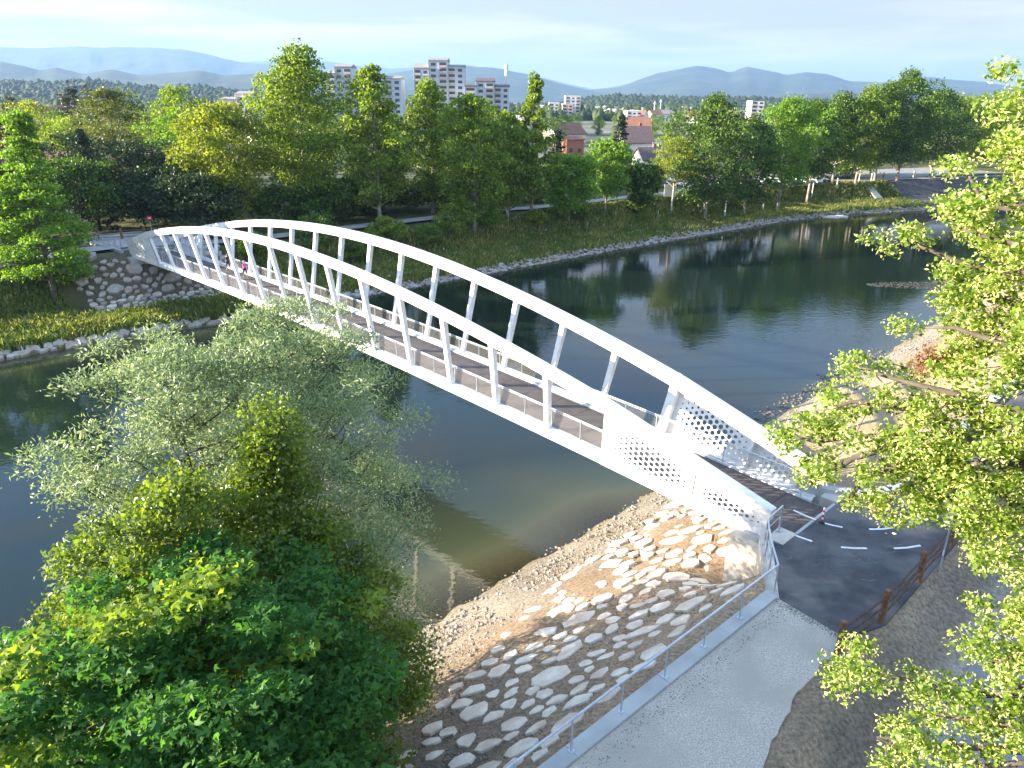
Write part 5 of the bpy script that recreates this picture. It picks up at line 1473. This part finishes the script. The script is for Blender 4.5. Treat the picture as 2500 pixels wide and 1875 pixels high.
# ------------------------------------------------------------------ people
def person(name_label, loc, yaw, shirt, trousers, skin=(0.45, 0.27, 0.19), hair=(0.20, 0.17, 0.14), stride=.22, h=1.68):
    root = empty('person', loc, name_label, 'person')
    root.rotation_euler = (0, 0, yaw)
    J = {  # y forward
     'pelvis': (0, 0, .93, .135), 'waist': (0, .0, 1.08, .125), 'chest': (0, .01, 1.28, .150), 'neck0': (0, .0, 1.43, .075), 'neck': (0, .01, 1.50, .052), 'head0': (0, .02, 1.56, .085), 'head': (0, .025, 1.62, .098), 'top': (0, .02, 1.69, .07),
     'shL': (-.17, 0, 1.40, .068), 'elL': (-.22, -.10, 1.13, .045), 'wrL': (-.21, .02, .90, .030), 'haL': (-.205, .05, .83, .030),
     'shR': (.17, 0, 1.40, .068), 'elR': (.22, .06, 1.13, .045), 'wrR': (.21, .19, .93, .030), 'haR': (.205, .23, .87, .030),
     'hiL': (-.10, 0, .86, .105), 'knL': (-.10, stride * .8, .49, .065), 'anL': (-.10, stride, .09, .040), 'toL': (-.10, stride + .16, .04, .032),
     'hiR': (.10, 0, .86, .105), 'knR': (.10, -stride * .2, .48, .065), 'anR': (.10, -stride, .11, .040), 'toR': (.10, -stride + .15, .035, .032)}
    E_ = [('pelvis', 'waist'), ('waist', 'chest'), ('chest', 'neck0'), ('neck0', 'neck'), ('neck', 'head0'), ('head0', 'head'), ('head', 'top'), ('chest', 'shL'), ('shL', 'elL'), ('elL', 'wrL'), ('wrL', 'haL'),
          ('chest', 'shR'), ('shR', 'elR'), ('elR', 'wrR'), ('wrR', 'haR'), ('pelvis', 'hiL'), ('hiL', 'knL'), ('knL', 'anL'), ('anL', 'toL'), ('pelvis', 'hiR'), ('hiR', 'knR'), ('knR', 'anR'), ('anR', 'toR')]
    names = list(J); s = h / 1.72
    me = bpy.data.meshes.new('body')
    me.from_pydata([[c * s for c in J[n][:3]] for n in names], [(names.index(a), names.index(b)) for a, b in E_], [])
    tmp = bpy.data.objects.new('tmp', me); COL.objects.link(tmp)
    md = tmp.modifiers.new('s', 'SKIN')
    for i, n in enumerate(names):
        r = J[n][3] * s; me.skin_vertices[0].data[i].radius = (r, r * (.75 if n in ('chest', 'waist', 'pelvis') else 1))
    me.skin_vertices[0].data[0].use_root = True
    sb = tmp.modifiers.new('d', 'SUBSURF'); sb.levels = 1; sb.render_levels = 1
    dg = bpy.context.evaluated_depsgraph_get()
    bm_ = bpy.data.meshes.new_from_object(tmp.evaluated_get(dg))
    bpy.data.objects.remove(tmp)
    bm_.materials.clear()
    for nm_, c in (('skin', skin), ('shirt', shirt), ('trousers', trousers), ('shoes', (.5, .5, .5))): bm_.materials.append(mat('person_' + nm_, c, rough=.8))
    for p in bm_.polygons:
        z = p.center.z / s; x = abs(p.center.x) / s
        p.use_smooth = True
        p.material_index = 3 if z < .08 else (0 if z < .38 else (2 if z < .99 and x < .19 else (1 if z < 1.45 and not (x > .185 and z < 1.18) else 0)))
    link('body', bm_, root, loc=loc)
    m = MB(); m.lathe((0, .0, 1.55 * s), [(.06 * s, 0), (.105 * s, .03 * s), (.112 * s, .09 * s), (.09 * s, .15 * s), (.03 * s, .185 * s)], 10)
    link('hair', m.mesh('hair', mat('hair', hair, rough=.9), smooth=True), root, loc=Vector(loc) + Matrix.Rotation(0, 3, 'Z') @ Vector((0, -.02, 0)))
    return root
def person_at(t, l): return W(t, l, zb(t) + ZD + .0)
pa = -25.2
yaw_away = math.atan2(AXV.y, AXV.x) - math.pi / 2
person('person in a pink top and dark trousers walking away along the bridge deck', W(-16.7, 1.0, zb(-16.7) + ZD), yaw_away, (0.62, 0.12, 0.36), (0.02, 0.02, 0.025), hair=(.30, .24, .20))
person('person in dark clothes walking ahead of the one in pink near the far railing', W(-21.2, 1.3, zb(-21.2) + ZD), yaw_away, (0.03, 0.03, 0.05), (0.02, 0.02, 0.03))
person('person in a white shirt standing on the far promenade by the thick trunk', (88.5, 184.0, 5.4), .5, (0.7, 0.7, 0.7), (0.5, 0.2, 0.2))
person('person in a pale pink shirt beside the one in white on the promenade', (89.8, 184.7, 5.4), 2.5, (0.6, 0.35, 0.35), (0.1, 0.1, 0.2))
person('person in red walking under the planes on the far promenade', (99.5, 189.0, 5.4), 1.5, (0.5, 0.08, 0.06), (0.1, 0.1, 0.12))

# ------------------------------------------------------------------ town buildings
def zrow(v, y):                       # height of a level seen at photo row v when y metres away
    return plan(1250, v, y).z
def block(name, label, secs, y0, depth, fac, group=None, storey=2.8, mono=True, roofm='roof_grey', bays=None, yaw=0.0, z_from=5.0):
    """secs: (u0, u1, v_eaves, v_ridge or None) in the survey; each section a body with storeys, windows and balconies"""
    P0 = plan((secs[0][0] + secs[-1][1]) / 2, 260, y0)
    root = empty(name, (P0.x, y0, z_from), label, 'building', group)
    winp = None
    for si, (u0, u1, ve, vr) in enumerate(secs):
        off = (si % 3) * 1.7
        yy = y0 + off
        xa, xb = plan(u0, 255, yy).x, plan(u1, 255, yy).x
        ze, zr = zrow(ve + (.0107 * 0), yy), zrow(vr, yy) if vr else None
        ze = plan((u0 + u1) / 2, ve, yy).z
        if vr: zr = plan((u0 + u1) / 2, vr, yy).z
        wdt = xb - xa
        m = MB()
        m.hexa([(xa + .01, yy, z_from - 1), (xb - .01, yy, z_from - 1), (xb - .01, yy + depth, z_from - 1), (xa + .01, yy + depth, z_from - 1)],
               [(xa + .01, yy, ze), (xb - .01, yy, ze), (xb - .01, yy + depth, ze), (xa + .01, yy + depth, ze)])
        wallo = m.build('wall', M[fac], root)
        m = MB()
        if vr:
            m.hexa([(xa - .3, yy - .4, ze + .01), (xb + .3, yy - .4, ze + .01), (xb + .3, yy + depth + .3, ze + .01), (xa - .3, yy + depth + .3, ze + .01)],
                   [(xa - .3, yy - .4, ze + .35), (xb + .3, yy - .4, ze + .35), (xb + .3, yy + depth * .45, zr), (xa - .3, yy + depth * .45, zr)])
        else:
            m.box(((xa + xb) / 2, yy + depth / 2, ze + .2), (wdt + .4, depth + .4, .4))
        m.build('roof', M[roofm], root)
        ns = max(1, int((ze - z_from) / storey))
        nb = max(1, int(round(wdt / 4.2)))
        bw = wdt / nb
        for s in range(ns):
            z = ze - .5 - (s + 1) * storey + .1
            if z < z_from + 1: continue
            for b in range(nb):
                xc = xa + bw * (b + .5)
                if (b + si) % 2 == 0 and bw > 3:
                    m = MB(); m.box((xc, yy - .02, z + 1.35), (bw * .72, .10, 1.9)); m.build('window', M['glass'], root)
                    m = MB(); m.box((xc, yy - .55, z + .55), (bw * .78, .12, .95)); m.box((xc, yy - .3, z + .05), (bw * .78, .6, .12))
                    m.build('balcony', M['parapet'], root)
                else:
                    m = MB(); m.box((xc, yy - .02, z + 1.45), (bw * .5, .10, 1.35)); f = m.build('window', M['glass'], root)
        # bright end wall upright at the sunlit side
        m = MB(); m.box((xa - .12, yy + .6, (ze + z_from) / 2), (.22, 2.2, ze - z_from)); m.build('end_pier', M['facade_white'], root)
    return root
k = 3.456
block('tower_block', 'highest pale tower block with stepped slanted roofs behind the planes', [(600 + 1430 / k, 600 + 1552 / k, 80 + 300 / k, 80 + 253 / k), (600 + 1552 / k, 600 + 1708 / k, 80 + 235 / k, 80 + 203 / k), (600 + 1708 / k, 600 + 1846 / k, 80 + 285 / k, 80 + 264 / k)], 410, 14, 'facade')
block('tower_block', 'bluish tower block with dark stepped roofs next to the chimney', [(600 + 1850 / k, 600 + 1945 / k, 80 + 450 / k, 80 + 428 / k), (600 + 1945 / k, 600 + 2095 / k, 80 + 412 / k, 80 + 378 / k), (600 + 2095 / k, 1243, 80 + 455 / k, 80 + 434 / k)], 400, 14, 'facade', roofm='roof_dark')
block('tower_block', 'tower block between the tallest and the narrow plane tree', [(600 + 700 / k, 600 + 770 / k, 80 + 345 / k, 80 + 315 / k), (600 + 770 / k, 600 + 908 / k, 80 + 290 / k, 80 + 259 / k)], 400, 14, 'facade')
block('tower_block', 'lower pale block just right of the narrow plane tree', [(600 + 1172 / k, 600 + 1318 / k, 80 + 388 / k, 80 + 360 / k)], 405, 13, 'facade')
block('apartment_block', 'small white apartment block left of the tallest plane tree', [(1865 / k, 1995 / k, 80 + 565 / k, 80 + 540 / k), (1995 / k, 2150 / k, 80 + 522 / k, 80 + 490 / k)], 330, 12, 'facade_white')
block('apartment_block', 'apartment block peeping out at the left edge of the tallest plane', [(598, 600 + 68 / k, 80 + 520 / k, 80 + 494 / k)], 330, 12, 'facade')
block('apartment_block', 'distant white and orange apartment block before the forested hill', [(1200 + 487 / k, 1200 + 572 / k, 80 + 592 / k, None), (1200 + 572 / k, 1200 + 625 / k, 80 + 600 / k, None), (1200 + 625 / k, 1200 + 750 / k, 80 + 534 / k, None)], 760, 22, 'facade_white', roofm='facade_white', storey=3.0)
block('apartment_block', 'low white annex in front of the distant white and orange block', [(1200 + 600 / k, 1200 + 690 / k, 80 + 605 / k, None)], 740, 15, 'facade_warm', roofm='facade_white')
block('white_hall', 'low white hall in the middle distance of the town', [(1200 + 1150 / k, 1200 + 1272 / k, 80 + 662 / k, None)], 620, 20, 'facade_white', roofm='facade_white')
block('apartment_block', 'pale rounded tower between two big plane trees', [(1836, 1866, 246, None)], 600, 14, 'facade_white', roofm='roof_dark')
ch = empty('chimney', plan(1236, 180, 420).to_2d().to_3d() + Vector((0, 0, 5)), 'tall white chimney with an antenna beside the tower block', 'chimney')
cx_, cy_ = plan(1236, 180, 420).x, 420
zt = plan(1236, 158, 420).z
m = MB(); m.lathe((cx_, cy_, 5), [(1.1, 0), (.85, zt - 5 - 2), (1.05, zt - 5 - 1.9), (1.05, zt - 5)], 14); m.build('shaft', M['facade_white'], ch)
m = MB(); m.tube([(cx_ + .5, cy_, zt), (cx_ + .5, cy_, zt + 3)], .12, 5); m.build('antenna', M['galv'], ch)
for (u, v0, y, lab) in ((1599, 247, 900, 'thin white mast on the plain left of the birch'), (1614, 242, 900, 'taller thin mast right of the first one on the plain')):
    p = plan(u, v0, y); t = empty('mast', (p.x, y, 5), lab, 'mast')
    m = MB(); m.tube([(p.x, y, 4), (p.x, y, p.z)], [.7, .4], 6); m.build('pole', M['facade_white'], t)
    m = MB(); m.box((p.x, y, p.z * .9), (1.8, 1.8, 2)); m.build('platform', M['facade_white'], t)

def house(label, x, y, w, d, h, rh, yaw, wallm, roofm, group=None, chim=True, solar=False, z=5.1, detail=True):
    r = empty('house', (x, y, z), label, 'house', group)
    r.rotation_euler = (0, 0, yaw)
    def P(v): return v
    m = MB(); m.box((0, 0, h / 2 - .5), (w, d, h + 1))
    m.add([(-w / 2, -d / 2, h), (-w / 2, d / 2, h), (-w / 2, 0, h + rh), (w / 2, -d / 2, h), (w / 2, d / 2, h), (w / 2, 0, h + rh)], [(0, 2, 1), (3, 4, 5)])
    link('wall', m.mesh('wall', M[wallm]), r, loc=(x, y, z))
    m = MB(); e = .5
    for s in (-1, 1):
        m.hexa([(-w / 2 - e, s * (d / 2 + e), h - .25), (w / 2 + e, s * (d / 2 + e), h - .25), (w / 2 + e, 0, h + rh + .02), (-w / 2 - e, 0, h + rh + .02)],
               [(-w / 2 - e, s * (d / 2 + e), h - .02), (w / 2 + e, s * (d / 2 + e), h - .02), (w / 2 + e, 0, h + rh + .25), (-w / 2 - e, 0, h + rh + .25)])
    rf = link('roof', m.mesh('roof', M[roofm]), r, loc=(x, y, z))
    if chim:
        m = MB(); m.box((w * .2, .6, h + rh + .3), (.8, .8, 1.6)); c = link('chimney', m.mesh('chimney', M['roof_red']), rf, loc=(0, 0, 0)); c.location = (0, 0, 0)
    if solar:
        for i in range(4):
            m = MB(); x0 = -w * .3 + i * w * .16
            m.hexa([(x0, -d / 2 * .75, h + rh * .25 + .28), (x0 + w * .14, -d / 2 * .75, h + rh * .25 + .28), (x0 + w * .14, -d / 2 * .3, h + rh * .7 + .28), (x0, -d / 2 * .3, h + rh * .7 + .28)],
                   [(x0, -d / 2 * .75, h + rh * .25 + .36), (x0 + w * .14, -d / 2 * .75, h + rh * .25 + .36), (x0 + w * .14, -d / 2 * .3, h + rh * .7 + .36), (x0, -d / 2 * .3, h + rh * .7 + .36)])
            link('solar_panel', m.mesh('solar_panel', M['solar']), r, loc=(x, y, z))
    if detail:
        nb = max(2, int(w / 3.2))
        for s in range(max(1, int(h / 2.8))):
            for b in range(nb):
                m = MB(); m.box((-w / 2 + w * (b + .5) / nb, -d / 2 - .02, 1.5 + s * 2.8), (1.2, .1, 1.3)); link('window', m.mesh('window', M['glass']), r, loc=(x, y, z))
        for s in range(max(1, int(h / 2.8))):
            m = MB(); m.box((-w / 2 - .02, 0, 1.5 + s * 2.8), (.1, 1.2, 1.3)); link('window', m.mesh('window', M['glass']), r, loc=(x, y, z))
    return r
house('grey roofed house with a white glazed balcony among the garden trees', 38.5, 248, 9, 10, 5.2, 4.6, .12, 'facade_white', 'roof_dark')
house('house with an orange red tiled roof behind the grey roofed one', 42.0, 272, 10, 10, 8.0, 4.0, -.08, 'facade_warm', 'roof_red')
house('dark roofed cottage in front of the grey roofed house', 37.5, 212, 7, 8, 2.6, 2.8, .25, 'facade_white', 'roof_dark')
house('orange fronted building with a row of dark windows', 20.0, 266, 6, 8, 5.2, .5, .18, 'orange', 'roof_red', chim=False)
house('long red roofed house with solar panels at the left edge', -78, 118, 22, 12, 5.0, 4.0, .05, 'facade_white', 'roof_red', solar=True)
house('dark red roofed house behind the stepped bright tree', -61, 128, 12, 10, 4.5, 4.0, -.3, 'facade_white', 'roof_red')
house('white house with red eaves beside the hornbeam', -52.0, 126, 8, 9, 7.0, 3.0, .5, 'facade_white', 'roof_red')
cb = empty('glazed_balcony', (45.3, 243, 8), 'white glazed balcony on the side of the grey roofed house', 'balcony')
m = MB(); m.box((45.3, 243, 8.2), (4, 2.6, .3)); m.build('floor', M['facade_white'], cb)
for i in range(7):
    m = MB(); m.box((43.4 + i * .62, 241.8, 9.5), (.12, .12, 2.4)); m.build('bar', M['white'], cb)
m = MB(); m.box((45.3, 243, 10.8), (4, 2.6, .2)); m.build('roof', M['solar'], cb)
# scattered town houses farther off
rh_ = random.Random(9)
for i in range(95):
    y = rh_.uniform(300, 1000); u = rh_.uniform(-.66, .70)
    x = u * y
    if .08 < u < .32 and y < 620: continue
    house('small pale house with a pitched roof in the far town', x, y, rh_.uniform(10, 18), rh_.uniform(9, 13), rh_.uniform(3.5, 8), rh_.uniform(2.5, 4.5), rh_.uniform(-.8, .8),
          rh_.choice(['facade_white', 'facade_white', 'facade_warm']), rh_.choice(['roof_red', 'roof_red', 'roof_dark', 'roof_grey']), 'houses of the far town', chim=False, detail=False, z=5.0)
for i in range(16):
    y = rh_.uniform(900, 1400); x = rh_.uniform(-.2, .6) * y
    m = MB(); m.box((0, 0, 4), (rh_.uniform(30, 70), 25, 9)); m.box((0, 0, 8.7), (10, 10, 1.5))
    t = empty('warehouse', (x, y, 5), 'long low white warehouse far out on the plain', 'warehouse', 'warehouses on the plain')
    link('wall', m.mesh('wall', M['facade_white']), t, loc=(x, y, 5))

# far tree cover of the plain and the forested hills
def blob_forest(name, label, X, Y, Z, H, Wd, mats, seed):
    rng = np.random.default_rng(seed)
    n = len(X)
    ring = 4
    base = []
    for zz, r in ((0.08, .8), (.5, .95)):
        for j in range(ring): base.append((r * math.cos(2 * math.pi * j / ring + zz), r * math.sin(2 * math.pi * j / ring + zz), zz))
    base.append((0, 0, 1.0)); base = np.array(base)
    tri = []
    for r in range(1):
        for j in range(ring):
            a = r * ring + j; b = r * ring + (j + 1) % ring
            tri += [(a, b, b + ring), (a, b + ring, a + ring)]
    for j in range(ring): tri.append((ring + j, ring + (j + 1) % ring, 2 * ring))
    tri = np.array(tri)
    J = base[None] * (1 + rng.uniform(-.25, .25, (n, len(base), 3)))
    V = np.stack([J[..., 0] * Wd[:, None] + X[:, None], J[..., 1] * Wd[:, None] + Y[:, None], J[..., 2] * H[:, None] + Z[:, None]], -1)
    F = tri[None] + (np.arange(n) * len(base))[:, None, None]
    me = np_mesh(name, V.reshape(-1, 3), F.reshape(-1, 3), mats)
    return tag(link(name, me, kind='stuff'), label, 'forest')
M['forest'] = leafmat('distant_foliage', (0.016, 0.032, 0.010), (0.060, 0.085, 0.018), 0.05, rough=.8)
M['forest_dark'] = leafmat('distant_conifers', (0.012, 0.024, 0.010), (0.035, 0.052, 0.016), 0.0, rough=.8)
rn = np.random.default_rng(90)
n = 5200
Yc = 700 + 1000 * rn.uniform(0, 1, n) ** 1.2; Xc = rn.uniform(-.78, .78, n) * Yc
sel = fbm(Xc * .012, Yc * .012, 61, 3) > -.08
Xc, Yc = Xc[sel], Yc[sel]; n = len(Xc)
blob_forest('town_trees', 'tree cover spreading over the far town', Xc, Yc, np.full(n, 4.5), rn.uniform(6, 14, n), rn.uniform(3.5, 7, n), M['forest'], 5)

def prof_from(pts, dist):
    """ridge line given by survey points -> azimuth tangent, height"""
    T = [plan(u, v, dist) for u, v in pts]
    return np.array([p.x for p in T]), np.array([p.z for p in T])
def hill(name, pts, dist, depth, m, seed, rough=.06, na=320, nd_=27, forest=None):
    xs, hs = prof_from(pts, dist)
    X = np.linspace(xs[0], xs[-1], na)
    Hh = np.interp(X, xs, hs)
    kx_ = 2; Hs = np.convolve(np.pad(Hh, kx_, mode='edge'), np.ones(2 * kx_ + 1) / (2 * kx_ + 1), 'valid')
    Hh = Hs
    T = np.linspace(-1, 1, nd_)
    XX, TT_ = np.meshgrid(X, T, indexing='ij')
    HH = np.repeat(Hh[:, None], nd_, 1)
    prof = np.where(TT_ < 0, (1 + TT_) ** .85, (1 - TT_) ** .9)
    sc = depth
    YY = dist + TT_ * depth
    rg_ = (1 - np.abs(fbm(XX / (depth * .32), YY / (depth * .55), seed, 5)) * 2.2)
    ZZ = 5 + (HH - 5) * prof * (1 - (1 - prof) * .35 * (1 - rg_) * 2.0) + (HH - 5) * rough * fbm(XX / (depth * .10), YY / (depth * .10), seed + 3, 4) * (1.0)
    ZZ = np.where((TT_ <= -1) | (TT_ >= 1), 4.0, ZZ)
    XX = XX * (1 + (YY - dist) / dist * .9)
    V = np.stack([XX, YY, ZZ], -1).reshape(-1, 3)
    i = np.arange(na - 1)[:, None] * nd_ + np.arange(nd_ - 1)[None, :]
    F = np.stack([i, i + nd_, i + nd_ + 1, i + 1], -1).reshape(-1, 4)
    me = np_mesh(name, V, F, m, smooth=True)
    link(name, me, kind='structure')
    if forest:
        nf, th, tw, lab = forest
        rng = np.random.default_rng(seed)
        ai = rng.uniform(0, na - 1.01, nf); ti = rng.uniform(0, nd_ * .62, nf)
        a0 = ai.astype(int); t0_ = ti.astype(int); fa = ai - a0; ft = ti - t0_
        def samp(G): return (G[a0, t0_] * (1 - fa) + G[a0 + 1, t0_] * fa) * (1 - ft) + (G[a0, t0_ + 1] * (1 - fa) + G[a0 + 1, t0_ + 1] * fa) * ft
        x, y, z = samp(XX), samp(YY), samp(ZZ)
        blob_forest('hill_forest', lab, x, y, z - 2, rng.uniform(.45, 1.45, nf) * th, rng.uniform(.7, 1.3, nf) * tw, M['forest_dark'], seed)
M['hill'] = mat('wooded_hill', (0.010, 0.020, 0.012), (0.022, 0.036, 0.018), 0.012, rough=0.95, c3=(0.04, 0.052, 0.026), c3scale=0.004)
Dk = 1.1302
def S(pts): return [(x * Dk, y * Dk) for x, y in pts]
hill('wooded_hill', S([(-260, 207), (-60, 193), (0, 179), (60, 184), (130, 186), (190, 177), (250, 186), (330, 194), (420, 191), (480, 199), (560, 203), (640, 211), (760, 220), (900, 230), (960, 240)]), 1700, 420, M['hill'], 3, rough=.05, forest=(6500, 10, 8.5, 'dark conifer forest covering the near left hill'))
hill('wooded_hill', S([(1100, 240), (1200, 233), (1260, 219), (1330, 211), (1400, 214), (1480, 217), (1580, 215), (1700, 220), (1800, 223), (1960, 221), (2120, 219), (2300, 223), (2400, 230)]), 1900, 450, M['hill'], 5, rough=.05, forest=(6500, 10, 8.5, 'forest on the low hill behind the town'))
hill('hill', S([(-300, 160), (-100, 140), (0, 132), (40, 140), (90, 152), (120, 146), (180, 160), (240, 150), (300, 162), (380, 156), (430, 150), (480, 162), (560, 158), (640, 170), (760, 178), (900, 196), (1000, 214)]), 4200, 1100, M['hill'], 7)
hill('mountain', S([(-400, 120), (-150, 104), (0, 100), (60, 103), (140, 102), (176, 99), (220, 103), (330, 101), (400, 108), (470, 122), (520, 134), (600, 140), (680, 150), (760, 170), (860, 200)]), 9000, 2200, M['hill'], 9)
hill('mountain', S([(420, 180), (520, 134), (600, 132), (700, 132), (790, 143), (840, 147), (900, 145), (1000, 141), (1060, 147), (1160, 165), (1230, 182), (1290, 194), (1360, 180), (1480, 176), (1560, 190)]), 12500, 2200, M['hill'], 11)
hill('mountain', S([(700, 200), (830, 160), (900, 150), (960, 147), (1010, 141), (1080, 148), (1140, 160), (1200, 178), (1250, 190), (1300, 200), (1360, 196), (1460, 200)]), 6500, 1500, M['hill'], 12)
hill('mountain', S([(1180, 210), (1290, 192), (1340, 188), (1380, 172), (1420, 158), (1460, 150), (1500, 141), (1550, 149), (1580, 156), (1610, 144), (1650, 150), (1700, 162), (1740, 155), (1790, 160), (1840, 176), (1900, 178), (1960, 176), (2010, 166), (2060, 172), (2130, 178), (2210, 190), (2320, 190), (2450, 200)]), 7000, 1700, M['hill'], 13)
hill('hill', S([(1600, 214), (1700, 204), (1800, 200), (1920, 206), (2040, 200), (2140, 206), (2260, 200), (2380, 206)]), 4000, 700, M['hill'], 15)

# ------------------------------------------------------------------ haze
hz = MB(); hz.box((0, 7500, 395 - 4), (40000, 19000, 790))
M['haze'] = bpy.data.materials.new('haze'); M['haze'].use_nodes = True
nt = M['haze'].node_tree
for nn in list(nt.nodes): nt.nodes.remove(nn)
o_ = nt.nodes.new('ShaderNodeOutputMaterial'); v_ = nt.nodes.new('ShaderNodeVolumePrincipled')
v_.inputs['Color'].default_value = (0.27, 0.45, 0.70, 1)
v_.inputs['Density'].default_value = 9.5e-5
v_.inputs['Anisotropy'].default_value = 0.2
nt.links.new(v_.outputs['Volume'], o_.inputs['Volume'])
o = hz.build('haze', M['haze'], kind='stuff')
tag(o, 'thin bluish haze lying over the whole valley', 'haze')
